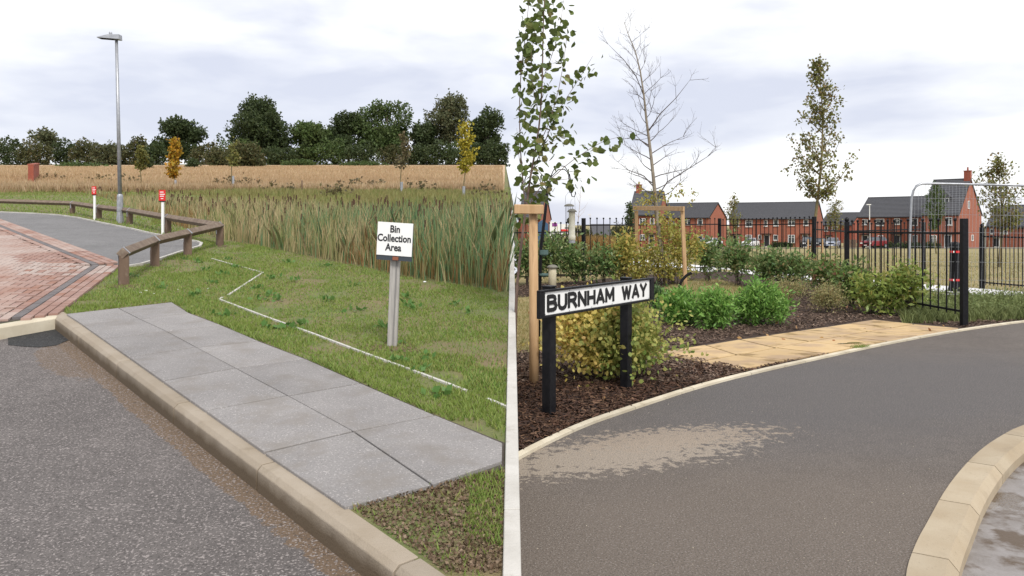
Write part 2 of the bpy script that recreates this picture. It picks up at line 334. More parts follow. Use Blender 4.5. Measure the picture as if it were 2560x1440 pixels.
lf_dog_y = leafmat('dogwood_yellow_leaves', [(.68, .52, .13), (.74, .60, .20), (.50, .46, .12), (.66, .42, .16), (.38, .44, .12)], clump=(.64, .54, .15), cs=3.0)
lf_grass = leafmat('grass_blades', [(.15, .26, .045), (.23, .32, .075), (.32, .31, .10), (.12, .25, .04), (.30, .30, .10)], clump=(.22, .29, .06), cs=1.2)
lf_grass_d = leafmat('dry_grass_blades', [(.36, .29, .13), (.26, .25, .09), (.44, .33, .17), (.20, .23, .07)])
lf_straw = leafmat('straw_blades', [(.46, .33, .19), (.56, .43, .28), (.40, .27, .15), (.44, .36, .20)], clump=(.40, .28, .16), cs=.12)
lf_verge = leafmat('verge_blades', [(0.180, 0.225, 0.060), (0.270, 0.270, 0.090), (0.150, 0.195, 0.053), (0.375, 0.300, 0.135)], clump=(0.300, 0.255, 0.105), cs=.5)
lf_reed = leafmat('reed_blades', [(.19, .27, .09), (.27, .31, .11), (.50, .40, .22), (.56, .44, .25), (.20, .24, .08), (.40, .32, .16)], clump=(.54, .42, .25), cs=.7)
lf_reed_g = leafmat('reed_blades_green', [(.11, .22, .10), (.16, .29, .15), (.09, .17, .08), (.28, .33, .13), (.50, .40, .21)], clump=(.16, .25, .10), cs=.8)
lf_reed_r = leafmat('sedge_blades', [(.25, .13, .055), (.33, .19, .08), (.22, .20, .07), (.42, .31, .15)])
m_head = M('bulrush_head', (.06, .03, .018), .9, (.10, .055, .03), 20)
lf_chip = leafmat('wood_chips', [(.018, .010, .008), (.045, .022, .014), (.10, .05, .03), (.025, .013, .009), (.19, .11, .065)], trans=0.0, rough=.75)
lf_chip2 = leafmat('old_wood_chips', [(.05, .032, .024), (.11, .072, .052), (.19, .135, .10), (.075, .045, .032), (.28, .20, .15)], trans=0.0, rough=.85)

# ------------------------------------------------------------------ scatter helpers
def leaves(Pt, size, asp=.6, up=.3, out=None, hang=0, rng=RN):
    """one kite-shaped, slightly folded leaf per point, as quads"""
    n = len(Pt); a = rng.normal(size=(n, 3)); a[:, 2] += up - hang
    if out is not None: a += out*.8
    a = unit(a); b = unit(np.cross(a, rng.normal(size=(n, 3))))
    nn = np.cross(a, b); s = size*rng.uniform(.65, 1.3, (n, 1)); fold = s*.12*rng.uniform(-1, 1, (n, 1))
    v0 = Pt; v2 = Pt+a*s; mid = Pt+a*s*.45
    v1 = mid+b*s*asp*.5+nn*fold; v3 = mid-b*s*asp*.5+nn*fold
    return np.stack([v0, v1, v2, v3], 1).reshape(-1, 3)
def leaves6(Pt, size, asp=.7, up=.3, out=None, hang=0, rng=RN):
    q = leaves(Pt, size, asp, up, out, hang, rng).reshape(-1, 4, 3); v0, v1, v2, v3 = q[:, 0], q[:, 1], q[:, 2], q[:, 3]
    c = v0*.55+v2*.45; wd = v1-c
    return np.stack([v0, v0*.72+v2*.28-(c*.0)+wd*.86, v0*.38+v2*.62+wd*.92, v2, v0*.38+v2*.62+(v3-c)*.92, v0*.72+v2*.28+(v3-c)*.86], 1).reshape(-1, 3)
def blob(c, r, ncl, per, sig, rng=RN, shell=.5, flat=None):
    """clusters through an ellipsoid's volume, denser towards its surface; returns points and outward unit vectors"""
    d = unit(rng.normal(size=(ncl, 3))); rad = rng.random((ncl, 1))**shell
    k = 1+.22*np.sin(d[:, :1]*5+c[0]*3)*np.cos(d[:, 2:]*4+c[1])
    cen = np.array(c)+d*rad*np.array(r)*k
    p = np.repeat(cen, per, 0)+rng.normal(size=(ncl*per, 3))*sig
    if flat is not None: p[:, 2] = np.maximum(p[:, 2], flat+rng.random(len(p))*.05)
    return p, np.repeat(d, per, 0)
def blades(x, y, z, h, wd, lean, rng=RN, seg=1):
    n = len(x); ang = rng.uniform(0, 6.283, n); dx = np.cos(ang)*wd/2; dy = np.sin(ang)*wd/2
    la = rng.uniform(0, 6.283, n); lx = np.cos(la)*lean*h; ly = np.sin(la)*lean*h
    b0 = np.stack([x-dx, y-dy, z], 1); b1 = np.stack([x+dx, y+dy, z], 1)
    tp = np.stack([x+lx, y+ly, z+h], 1)
    if seg == 1: return np.stack([b0, b1, tp], 1).reshape(-1, 3), 3
    m0 = np.stack([x-dx*.8+lx*.35, y-dy*.8+ly*.35, z+h*.6], 1); m1 = np.stack([x+dx*.8+lx*.35, y+dy*.8+ly*.35, z+h*.6], 1)
    return np.stack([b0, b1, m1, tp, m0], 1).reshape(-1, 3), 5

# ================================================================== THE SETTING, LEFT: meadow side
sheet('lawn', [Kp(7.19, -.02), Kp(0, -.02), (K0.x+K2U.x*14, K0.y+K2U.y*14, SL*(K0.y+K2U.y*14)), (-600, -3.7, SL*-3.7), (-600, 300, 24), (-2.4, 300, 24), (-.025, 25, 2.0), (-.025, 2.8, .224)], m_lawn_l)
sheet('far_hill', [(-2500, 300, 24), (-2.4, 300, 24), (-20, 2500, 24), (-2500, 2500, 24)], m_hill)
RZ = -.125
def road_pt(x, y, h=RZ): return Vector((x, y, SL*y+h))
rp = [Kp(7.35, -.05, RZ), Kp(0, -.06, RZ)]
e2 = K0+Vector((K2U.x, K2U.y, 0))*14
sheet('road', [Kp(-.05, -.05, RZ), road_pt(e2.x+.1, e2.y), road_pt(-8, -6), road_pt(-.02, -6), road_pt(-.02, 2.83)], m_road_l)
pt = [(133,790),(80,797),(20,806),(20,862),(60,866),(100,868),(140,863),(172,850),(184,838),(160,812)]
sheet('fresh_asphalt_patch', [Lp(px, py, RZ+.004) for px, py in pt], m_patch)
# dividing wall between the two sides
wl = thing('garden_wall', (0, 3, 0), 'low pale concrete retaining wall running straight ahead between the meadow and the garden', 'wall')
seg = [-4, 1.5, 3.6, 5.9, 8.4, 11.2, 14.5, 18, 21.5, 25]
for a, b in zip(seg[:-1], seg[1:]):
    q = MB(); a_, b_ = a+.004, b-.004
    vs = [(x, y, z) for y in (a_, b_) for x, z in ((-.035, min(-.4, SL*y-.6)), (.035, min(-.4, SL*y-.6)), (.035, SL*y+.03), (-.035, SL*y+.03))]
    q.add(vs, [(0,1,2,3),(7,6,5,4),(0,4,5,1),(1,5,6,2),(2,6,7,3),(3,7,4,0)]); q.build('wall_panel', m_conc, wl, bevel=.004)
bk = MB()
ys = [25, 40, 70, 110, 160, 220, 300, 600, 2500]
for a, b in zip(ys[:-1], ys[1:]):
    k = lambda y: .008*y if y <= 300 else 2.4+(y-300)*.008
    bk.add([(-k(a)*.2 if a == 25 else -k(a), a, gL(a)), (k(a), a, gR(a)-.05), (k(b), b, gR(b)-.05), (-k(b), b, gL(b))], [(0,1,2,3)])
tag(bk.build('grass_bank', m_bank), kind='structure')
# kerbs
kb = thing('kerb', K0, 'long weathered buff concrete kerb between the car park asphalt and the grey paving slabs', 'kerb')
cuts = [-.12, 1.18, 2.5, 3.93, 5.3, 6.65, 7.35]
for i, (a, b) in enumerate(zip(cuts[:-1], cuts[1:])):
    a_, b_ = a+.007, b-.007; q = MB()
    prof = [(0, -.25), (0, .006), (-.095, .006), (-.12, -.018), (-.128, -.25)]
    vs = [Kp(t, n, h) for t in (a_, b_) for n, h in prof]
    q.add(vs, [(0,1,2,3,4), (9,8,7,6,5)]+[(k, 5+k, 5+(k+1) % 5, (k+1) % 5) for k in range(5)]); q.build('kerb_stone', m_kerb, kb, bevel=.003)
kb2 = thing('kerb', K0+Vector((K2U.x, K2U.y, 0)), 'short pale kerb at the foot of the red block paving, meeting the long kerb at a corner', 'kerb')
for i in range(7):
    a_, b_ = .02+i*.915, .93+i*.915; nx, ny = .862, -.506
    vs = []
    for t in (a_, b_):
        for n, h in [(0, -.25), (0, .0), (.09, .0), (.115, -.02), (.125, -.25)]:
            x = K0.x-.06+K2U.x*t+nx*n; y = K0.y-.02+K2U.y*t+ny*n; vs.append((x, y, SL*y+h+.004))
    MB().add(vs, [(4,3,2,1,0), (5,6,7,8,9)]+[((k+1) % 5, 5+(k+1) % 5, 5+k, k) for k in range(5)]).build('kerb_stone', m_edge, kb2, bevel=.003)
# grey paving slabs, 2 x 7
inn = [(165,785),(202,809),(256,847),(322,893),(407,953),(513,1027),(660,1131),(862,1268)]
mid = [(296,770),(349,797),(416,828),(491,868),(589,920),(720,989),(884,1078),(1082,1212)]
out = [(430,755),(473,782),(553,812),(647,852),(765,897),(902,957),(1088,1037),(1352,1145)]
pv = tag(bpy.data.objects.new('paved_path', None), kind='structure'); reg(pv, None)
def slab(parent, pts, mat, gap, thick, name='paving_slab', h=0):
    c = sum((Vector(p) for p in pts), Vector())/len(pts); q = []
    for p in pts:
        d = (c-Vector(p)); q.append(Vector(p)+d.normalized()*gap+Vector((0, 0, h)))
    return MB().prism(q, thick).build(name, mat, parent, bevel=.003)
bed = [Lp(*p, .002) for p in inn] + [Vector((-.04, 4.13, SL*4.13+.002)), Vector((-.04, 4.52, SL*4.52+.002))] + [Lp(*p, .002) for p in out[:-1]][::-1]
sheet('bedding', bed, m_sand, parent=pv, kind=None)
for r in range(7):
    dh = random.uniform(-.001, .002)
    slab(pv, [Lp(*inn[r], .022), Lp(*mid[r], .022), Lp(*mid[r+1], .022), Lp(*inn[r+1], .022)][::-1], m_slab, .010, .045, h=dh)
    if r < 6: slab(pv, [Lp(*mid[r], .022), Lp(*out[r], .022), Lp(*out[r+1], .022), Lp(*mid[r+1], .022)][::-1], m_slab, .010, .045, h=-dh)
    else:
        y1, y2 = 3200/(1117-400), 3200/(1163.-400)
        slab(pv, [Lp(*mid[6], .022), Lp(*out[6], .022), Vector((-.045, y1, SL*y1+.022)), Vector((-.045, y2, SL*y2+.022)), Lp(*mid[7], .022)][::-1], m_slab, .010, .045)
# grey asphalt path with thin edging
pp = [(-60,528),(81,534),(143,538),(193,545),(254,558),(329,573),(374,584),(449,598),(492,605),(504,610),(500,617),(449,632),(402,648),(354,662),(318,668),(300,668),(293,657),(200,622),(81,579),(-60,530.5)]
path_poly = [Lp(px, py, .006) for px, py in pp]
sheet('path', path_poly, m_path)
pe = thing('path_edging', path_poly[5], 'thin pale concrete edging round the tip of the grey asphalt path', 'edging')
eb = path_poly[0:15]
for a, b in zip(eb[:-1], eb[1:]): MB().bar(a+Vector((0,0,.004)), b+Vector((0,0,.004)), .05, .05).build('edging_strip', m_conc, pe)
# block paving: herringbone field, dark line, red border
A1, B1 = Lp(300, 668), Lp(155, 782); A2, B2 = Lp(293, 657), Lp(-60, 527)
def ldist(x, y, a, b): 
    dx, dy = b.x-a.x, b.y-a.y; L = math.hypot(dx, dy); return ((x-a.x)*dy-(y-a.y)*dx)/L
bp_ = tag(bpy.data.objects.new('block_paving', None), kind='structure'); reg(bp_, None)
bpoly = [A1, B1, K0+Vector((-.08, 0, 0)), K0+Vector((K2U.x*6-.1, K2U.y*6, 0)), Vector((-12, 3, 0)), Vector((-22, 22, 0)), B2, A2]
sheet('bedding', [Vector((p.x, p.y, SL*p.y+.003)) for p in bpoly], m_sand, parent=bp_, kind=None)
def bmesh_box(L, W):
    me = bpy.data.meshes.new('brick'); h = .02; b = .004
    v = [(sx*L/2, sy*W/2, -.01) for sx, sy in ((-1,-1),(1,-1),(1,1),(-1,1))]+[(sx*(L/2-b), sy*(W/2-b), h) for sx, sy in ((-1,-1),(1,-1),(1,1),(-1,1))]
    me.from_pydata(v, [], [(4,5,6,7),(0,1,5,4),(1,2,6,5),(2,3,7,6),(3,0,4,7)]); me.update(); return me
blocks = []                                        # x, y, angle, kind(0 red,1 dark)
e1 = math.atan2(B1.y-A1.y, B1.x-A1.x); e2a = math.atan2(B2.y-A2.y, B2.x-A2.x)
def s1(x, y): return ldist(x, y, A1, B1)
def s2(x, y): return -ldist(x, y, A2, B2)
kx, ky = K0.x-.08, K0.y
def s3(x, y): return (x-kx)*.862*-1+(y-ky)*-.506*-1      # inside = positive, distance behind the short kerb
sg1 = 1 if s1(-7.5, 10.5) > 0 else -1; sg2 = 1 if s2(-7.5, 10.5) > 0 else -1
for (S, O, og, ang, A, B, so) in ((lambda x, y: sg1*s1(x, y), lambda x, y: sg2*s2(x, y), 0, e1, A1, B1, 1), (lambda x, y: sg2*s2(x, y), lambda x, y: sg1*s1(x, y), .0, e2a, A2, B2, 1)):
    L = (B-A).length; nx, ny = -math.sin(ang), math.cos(ang)
    if S(A.x+nx, A.y+ny) < S(A.x, A.y): nx, ny = -nx, -ny
    for row in range(5):
        o_ = .05+row*.1; t = -.1*(row % 2)
        while t < L+1:
            x = A.x+math.cos(ang)*t+nx*o_; y = A.y+math.sin(ang)*t+ny*o_
            if O(x, y) > o_-.05 and s3(x, y) > 0: blocks.append((x, y, ang, 1 if row in (3,) else 0))
            t += .2
ca, sa = math.cos(e1), math.sin(e1)
for i in range(-120, 140):
    for j in range(-120, 140):
        mm = (i-j) % 4
        if mm not in (0, 3): continue
        u, v = (i+1.0, j+.5) if mm == 0 else (i+.5, j+1.0)
        x = -7.5+(u*ca-v*sa)*.1; y = 10.5+(u*sa+v*ca)*.1
        if sg1*s1(x, y) > .53 and sg2*s2(x, y) > .53 and s3(x, y) > .06 and x > -.66*y-1.0 and y > 5:
            blocks.append((x, y, e1+(0 if mm == 0 else math.pi/2), 0))
blocks.sort(key=lambda b: -(abs(1) if -.62*b[1] < b[0] else 0)*1e3+math.hypot(b[0], b[1]))
me_r = []
for mt in m_brickr+[m_brickg]:
    m_ = bmesh_box(.193, .093); m_.materials.append(mt); me_r.append(m_)
rest = [[], []]
for k, (x, y, a, kd) in enumerate(blocks):
    pale = vnoise(np.array([x]), np.array([y]), .45, 3)[0] > .62 and y > 11
    mi = 4 if kd else (3 if pale and random.random() < .8 else random.choice([0, 0, 1, 1, 2]))
    if k < 300:
        o = bpy.data.objects.new('brick', me_r[mi]); reg(o, bp_); o.location = (x, y, SL*y+.006+random.uniform(-.0015, .0015))
        o.rotation_euler = (math.atan(SL)*math.cos(0), 0, 0); o.rotation_euler = Vector((0, -SL, 1)).to_track_quat('Z', 'Y').to_euler()
        o.rotation_euler.rotate_axis('Z', a+math.pi)
        continue
    ux, uy, vx, vy = math.cos(a)*.0965, math.sin(a)*.0965, -math.sin(a)*.0465, math.cos(a)*.0465
    rest[1 if kd else 0].append([(x+ux*i+vx*j, y+uy*i+vy*j, SL*(y+uy*i+vy*j)+.026+random.uniform(-.001, .001)) for i, j in ((-1,-1),(1,-1),(1,1),(-1,1))])
m_brick_mix = leafmat('paving_block_mixed', [(.31, .185, .145), (.35, .235, .195), (.27, .135, .095), (.33, .21, .165)], trans=0, clump=(.46, .40, .36), cs=.32, rough=.85)
for rr, mt, nm in ((rest[0], m_brick_mix, 'brick_field'), (rest[1], m_brickg, 'brick_line')):
    if rr:
        V = []
        for q in rr:
            V += q
            for i in range(4):
                a, b = q[i], q[(i+1) % 4]; V += [a, (a[0], a[1], a[2]-.02), (b[0], b[1], b[2]-.02), b]
        tag(npm(nm, V, 4, mt, bp_), kind='stuff')

# ================================================================== THE SETTING, RIGHT: garden and park side
def grow(poly): return [Vector(p) for p in poly]
kg = [(1283,1158),(1297,1150),(1372,1110),(1466,1066),(1540,1040),(1617,1014),(1747,971),(1890,934),(2080,892),(2170,872),(2255,855),(2372,833),(2479,817),(2560,806),(2700,793),(3000,776)]
KR = [Rp(px, py) for px, py in kg]; KR[0].x = .02
RK = [(22, 7.7), (12, 7.6), (6.5, 7.2), (4.9, 6.8), (4.1, 6.4), (3.52, 5.87), (3.12, 5.44), (2.62, 4.83), (2.21, 4.26), (2.03, 4.015), (1.785, 3.64), (1.58, 3.2), (1.3, 2), (1.15, .5), (1.1, -5)]
gs = MB()
for a, b in zip([-5, 28, 60, 139, 500], [28, 60, 139, 500, 2500]):
    k = lambda y: .02
    gs.add([(k(a), a, gR(a)-.02), (900, a, gR(a)-.02), (900, b, gR(b)-.02), (k(b), b, gR(b)-.02)], [(0,1,2,3)])
GM = gs; 
# the ground sheet starts beyond the drive: near part is only under the bed, so cut it at the kerb
def strip_poly(name, pts, mat, z, **k): return sheet(name, [(p[0], p[1], gR(p[1])+z) for p in pts], mat, **k)
gs = MB()
gs.add([(.02, 5.2, -.02)]+[(p.x, p.y-.0, -.02) for p in KR[1:]]+[(900, 20, -.02), (900, 28, -.02), (.224, 28, -.02), (.02, 25, -.02)], [tuple(range(19+1))])
for a, b in zip([28, 60, 139, 500], [60, 139, 500, 2500]):
    gs.add([(.008*a, a, gR(a)-.02), (900, a, gR(a)-.02), (900, b, gR(b)-.02), (.008*b, b, gR(b)-.02)], [(0,1,2,3)])
tag(gs.build('park_lawn', m_dry), kind='structure')
# flush pale edging along the bed
ed = thing('edging_kerb', KR[3], 'thin cream flush kerb curving between the bark bed and the dark drive', 'kerb')
def offset(pts, d):
    o = []
    for i, p in enumerate(pts):
        t = (pts[min(i+1, len(pts)-1)]-pts[max(i-1, 0)]); t.z = 0; t.normalize(); o.append(p+Vector((-t.y, t.x, 0))*d)
    return o
def resample(pts, step):
    out = [pts[0].copy()]; acc = 0
    for a, b in zip(pts[:-1], pts[1:]):
        L = (b-a).length; n = max(1, int(L/step)); out += [a+(b-a)*((i+1)/n) for i in range(n)]
    return out
def smooth_line(pts, it=2):
    for _ in range(it):
        q = [pts[0]]
        for a, b in zip(pts[:-1], pts[1:]): q += [a*.75+b*.25, a*.25+b*.75]
        pts = q+[pts[-1]]
    return pts
KS = smooth_line(KR, 2); KO = offset(KS, .055)
acc = 0; cur = [0]
def stone(i0, i1):
    vs = []; 
    def ep(L_, i):
        if i == i0: return L_[i]+(L_[i+1]-L_[i]).normalized()*.005
        if i == i1: return L_[i]+(L_[i-1]-L_[i]).normalized()*.005
        return L_[i]
    for i in range(i0, i1+1): vs += [ep(KS, i)+Vector((0,0,-.1)), ep(KS, i)+Vector((0,0,.022)), ep(KO, i)+Vector((0,0,.028)), ep(KO, i)+Vector((0,0,-.1))]
    n = i1-i0; fs = [(4*k+1, 4*k+5, 4*k+6, 4*k+2) for k in range(n)]+[(4*k, 4*k+4, 4*k+5, 4*k+1) for k in range(n)]+[(4*k+2, 4*k+6, 4*k+7, 4*k+3) for k in range(n)]+[(0,1,2,3), (4*n+3, 4*n+2, 4*n+1, 4*n)]
    MB().add(vs, fs).build('kerb_stone', m_edge, ed)
s0 = 0; ln = 0
for i in range(1, len(KS)):
    ln += (KS[i]-KS[i-1]).length
    if ln > .9 or i == len(KS)-1: stone(s0, i); s0 = i; ln = 0
# buff stone kerb at the right, lower road with a puddle
rk = smooth_line([Vector((x, y, 0)) for x, y in RK], 2)
kr = thing('kerb', (2.4, 4.5, 0), 'broad buff stone kerb curving out of the lower right corner beside wet paving', 'kerb')
def kstone(i0, i1):
    n1 = offset(rk, .155); n2 = offset(rk, .20); vs = []
    def ep(L_, i):
        if i == i0: return L_[i]+(L_[i+1]-L_[i]).normalized()*.006
        if i == i1: return L_[i]+(L_[i-1]-L_[i]).normalized()*.006
        return L_[i]
    for i in range(i0, i1+1): vs += [ep(rk, i)+Vector((0,0,-.03)), ep(rk, i)+Vector((0,0,.01)), ep(n1, i)+Vector((0,0,.012)), ep(n2, i)+Vector((0,0,-.04)), ep(n2, i)+Vector((0,0,-.2))]
    n = i1-i0; fs = []
    for k in range(n):
        for j in range(4): fs.append((5*k+j, 5*k+j+1, 5*k+5+j+1, 5*k+5+j))
    MB().add(vs, fs+[(4,3,2,1,0), (5*n, 5*n+1, 5*n+2, 5*n+3, 5*n+4)]).build('kerb_stone', m_kerb_r, kr, bevel=0)
idx = [0]; ln = 0
for i in range(1, len(rk)):
    ln += (rk[i]-rk[i-1]).length
    if ln > .85 or i == len(rk)-1: idx.append(i); ln = 0
for a, b in zip(idx[:-1], idx[1:]): kstone(a, b)
n2 = offset(rk, .19)
m_lowroad = M('lower_paving', (.20, .18, .165), .6, (.27, .25, .24), 6, .004, 50, extra=[((.09, .06, .035), 3.5, .5, .6, .9)])
_t = m_lowroad.node_tree; _g = N('ShaderNodeNewGeometry', _t); _n = N('ShaderNodeTexNoise', _t); _n.inputs['Scale'].default_value = 1.1; _n.inputs['Detail'].default_value = 6; _t.links.new(_g.outputs['Position'], _n.inputs['Vector'])
_r = N('ShaderNodeMapRange', _t); _r.inputs['From Min'].default_value = .42; _r.inputs['From Max'].default_value = .5; _r.inputs['To Min'].default_value = .12; _r.inputs['To Max'].default_value = .65; _t.links.new(_n.outputs['Fac'], _r.inputs['Value']); _t.links.new(_r.outputs[0], _t.nodes['Principled BSDF'].inputs['Roughness'])
sheet('lower_road', [(p.x, p.y, -.1) for p in n2[::-1]]+[(22, 7.2, -.1), (22, -5, -.1)], m_lowroad)
m_water = bpy.data.materials.new('puddle_water'); m_water.use_nodes = True
_b = m_water.node_tree.nodes['Principled BSDF']; _b.inputs['Base Color'].default_value = (.26, .19, .10, 1); _b.inputs['Roughness'].default_value = .05; _b.inputs['Specular IOR Level'].default_value = .9
# white splashes on the puddled buff slab
# bark bed
bedpoly = [(p.x, p.y) for p in KO]+[(22, 17.5), (12, 17.2), (8.0, 13.3), (7.3, 12.9), (6.95, 16.3), (8.6, 22.2), (7.1, 26.8), (4.0, 25), (1.95, 22.3), (.036, 20.5), (.036, KR[0].y)]
strip_poly('planting_bed', bedpoly, m_mulch, .012)
gp1 = [(1284,745),(1330,742),(1420,748),(1480,760),(1500,790),(1470,840),(1400,870),(1340,880),(1284,882)]
gp2 = [(1600,742),(1680,712),(1740,698),(1800,700),(1850,715),(1880,735),(1800,748),(1700,752)]
for k, g_ in enumerate((gp1, gp2)): sheet('grass_patch', [Rp(px, py, .018) for px, py in g_], m_dry)
DK = offset(KS, .02); DR = offset(rk, .03)
sheet('drive', [(p.x, p.y, 0) for p in DK]+[(22, 15, 0)]+[(p.x, p.y, 0) for p in DR]+[(.02, -5, 0)], m_road_r)
# buff slabs, 2 x 7
bb = [(1640,881),(1762,862),(1848,848),(1921,838),(1996,827),(2065,817),(2124,808),(2184,799)]
bm = [(1744,904),(1844,887),(1940,869),(2023,853),(2104,840),(2170,828),(2230,819),(2286,810)]
bn = [(1860,924),(1966,900),(2061,883),(2143,867),(2219,853),(2294,839.5),(2348,830),(2400,820)]
bpv = tag(bpy.data.objects.new('buff_paving', None), kind='structure'); reg(bpv, None)
sheet('bedding', [Rp(*p, .016) for p in bb]+[Rp(*p, .016) for p in bn[::-1]], m_sand, parent=bpv, kind=None)
for r in range(7):
    slab(bpv, [Rp(*bb[r], .034), Rp(*bm[r], .034), Rp(*bm[r+1], .034), Rp(*bb[r+1], .034)], m_buff, .026, .05, h=random.uniform(-.002, .002))
    slab(bpv, [Rp(*bm[r], .034), Rp(*bn[r], .034), Rp(*bn[r+1], .034), Rp(*bm[r+1], .034)], m_buff, .026, .05, h=random.uniform(-.002, .002))
def puddle(px, py, a, b, z):
    c = Rp(px, py, z); q = []
    for i in range(18):
        t = i/18*6.283; r = 1+.25*math.sin(3*t+px)+.15*math.sin(5*t); q.append((c.x+a*r*math.cos(t), c.y+b*r*math.sin(t)+.35*a*math.cos(t), z))
    tag(MB().add(q, [tuple(range(18))]).build('puddle', m_water), kind='structure')
puddle(2128, 857, .17, .05, .0385)
# pale path beyond the railings
cl = [(1240,628),(1300,630),(1520,648),(1755,672),(1890,685),(2050,697),(2160,706),(2350,722),(2480,732),(2560,738),(2800,752)]
top = []; bot = []
for px, py in cl:
    d1, d2 = Rp(px, py-7.5, .0), Rp(px, py+7.5, .0); top.append(d1); bot.append(d2)
top[0] = Vector((.25, top[0].y, top[0].z)); bot[0] = Vector((.25, bot[0].y, bot[0].z))
m_palepath = M('pale_path', (.72, .71, .70), .85, (.62, .61, .60), 1.5, 0)
sm = MB()
for i in range(len(cl)-1): sm.add([top[i], bot[i], bot[i+1], top[i+1]], [(0,1,2,3)])
for v in range(len(sm.v)): sm.v[v] = (sm.v[v][0], sm.v[v][1], sm.v[v][2]+.01)
tag(sm.build('path', m_palepath), kind='structure')
sheet('asphalt_apron', [Rp(2400, 742, .0), Rp(2420, 770, .0), Rp(2700, 780, .0), Rp(2700, 758, .0)], m_road_r)
# far road before the houses
strip_poly('far_road', [(1.2, 112), (90, 112), (90, 118.5), (1.2, 118.5)], m_path, .02)

# ================================================================== MEADOW VEGETATION
lawn_area = np.array([(p.x, p.y) for p in (Kp(7.15, 0.02), Kp(-.1, .02))])
def in_any(x, y, polys):
    r = np.zeros(len(x), bool)
    for p in polys: r |= inpoly(x, y, p)
    return r
slabpoly = [(p.x, p.y) for p in bed]; pathpoly = [(p.x, p.y) for p in path_poly]; brickpoly = [(p.x, p.y) for p in bpoly]
reed_near = [(205,483),(255,494),(330,520),(430,562),(560,600),(660,618),(718,630),(785,645),(911,669),(978,686),(1054,700),(1185,719),(1276,736)]
RNr = [Lp(px, py) for px, py in reed_near]
reedpoly = [(p.x, p.y) for p in RNr]+[(-.14, 20.5), (-4, 21.5), (-8, 24), (-13, 29), (-19, 37)]
def lawn_pts(n, y0, y1, power):
    y = y0+(y1-y0)*RN.random(n)**power; x = -RN.random(n)*(.66*y+.3)
    ok = ~in_any(x, y, [slabpoly, pathpoly, brickpoly, reedpoly])
    kn = (x-K0.x)*KN.x+(y-K0.y)*KN.y; ok &= (kn > .015) | (y > 8.6); ok &= x < -.045
    # behind kerb 2
    return x[ok], y[ok]
x, y = lawn_pts(330000, 2.8, 17, 1.25)
g = vnoise(x, y, 1.3, 1)*.6+vnoise(x, y, 4, 2)*.4
bare = (vnoise(x, y, 1.9, 7) < .30) & (y > 3.9) | ((y < 4.9) & (vnoise(x, y, 2.6, 9) < .62))
keep = RN.random(len(x)) < np.where(bare, np.where(y < 4.9, .05, .16), .35+g*.9)
x, y = x[keep], y[keep]; h = RN.uniform(.012, .034, len(x))*(.55+g[keep]*1.1)
V, k = blades(x, y, SL*y, h, .007+.0006*y, .55); tag(npm('lawn_grass', V, k, lf_grass), kind='stuff', label='short worn green lawn grass beside the grey slabs', cat='grass')
x, y = lawn_pts(45000, 17, 46, 1); h = RN.uniform(.03, .08, len(x)); V, k = blades(x, y, SL*y, h, .03, .5); tag(npm('lawn_grass', V, k, lf_grass), kind='stuff', label='mown green grass behind the timber rail fence', cat='grass')
edge_pts = [Lp(*p) for p in out[:-1]]; X_, Y_ = [], []
for a, b in zip(edge_pts[:-1], edge_pts[1:]):
    n_ = int((b-a).length*260); f = RN.random(n_); X_.append(a.x+(b.x-a.x)*f+RN.normal(size=n_)*.02+.012); Y_.append(a.y+(b.y-a.y)*f+RN.normal(size=n_)*.02+.012)
x, y = np.concatenate(X_), np.concatenate(Y_); kp = vnoise(x, y, 3.5, 77) > .42; x, y = x[kp], y[kp]
V, k = blades(x, y, SL*y+.004, RN.uniform(.025, .06, len(x)), .009, .8); tag(npm('edge_grass', V, k, lf_grass), 'tufts of grass creeping over the outer edge of the grey slabs', 'grass', kind='stuff')
# broad-leaved weeds in lawn
wp = []
for _ in range(60):
    yy = random.uniform(4.8, 13); xx = -random.uniform(.03, .5)*yy
    if in_any(np.array([xx]), np.array([yy]), [slabpoly, pathpoly, brickpoly, reedpoly])[0] or (xx-K0.x)*KN.x+(yy-K0.y)*KN.y < .1: continue
    n = 12; wp.append(np.array([xx, yy, SL*yy+.02])+RN.normal(size=(n, 3))*np.array([.04, .04, .008]))
wp = np.concatenate(wp); tag(npm('lawn_weeds', leaves(wp, .06, .7, .6), 4, leafmat('weed_leaves', [(.09, .20, .045), (.15, .26, .07)])), 'low broad-leaved weeds dotted through the lawn', 'weeds', kind='stuff')
# reeds
def reed_pts(n):
    y = RN.uniform(9, 43, n); x = -RN.random(n)*(.66*y+.3); ok = inpoly(x, y, reedpoly) & (x < -.05)
    return x[ok], y[ok]
x, y = reed_pts(230000)
dn = distpoly(x, y, [(p.x, p.y) for p in RNr]); keep = RN.random(len(x)) < np.clip(1.15-dn/9, .35, 1)*np.clip(17/y, .3, 1)*.6
x, y, dn = x[keep], y[keep], dn[keep]
rightness = np.clip((x+7)/7, 0, 1)
hh = np.interp(y, [9.5, 13, 18, 24, 40], [.98, .84, .66, .52, .26])*RN.uniform(.5, 1.15, len(x))*np.clip(.6+dn*.5, 0, 1)*(.8+.4*vnoise(x, y, .5, 31))
kindr = vnoise(x, y, .35, 5)+.35*(vnoise(x, y, 1.4, 6)-.5); isg = RN.random(len(x)) < np.clip((rightness*.75+.12)*(kindr*1.05), .05, .75)
isr = (~isg) & (vnoise(x, y, .6, 8) > .55) & (RN.random(len(x)) < .8); hh = np.where(isr, hh*.72, hh)
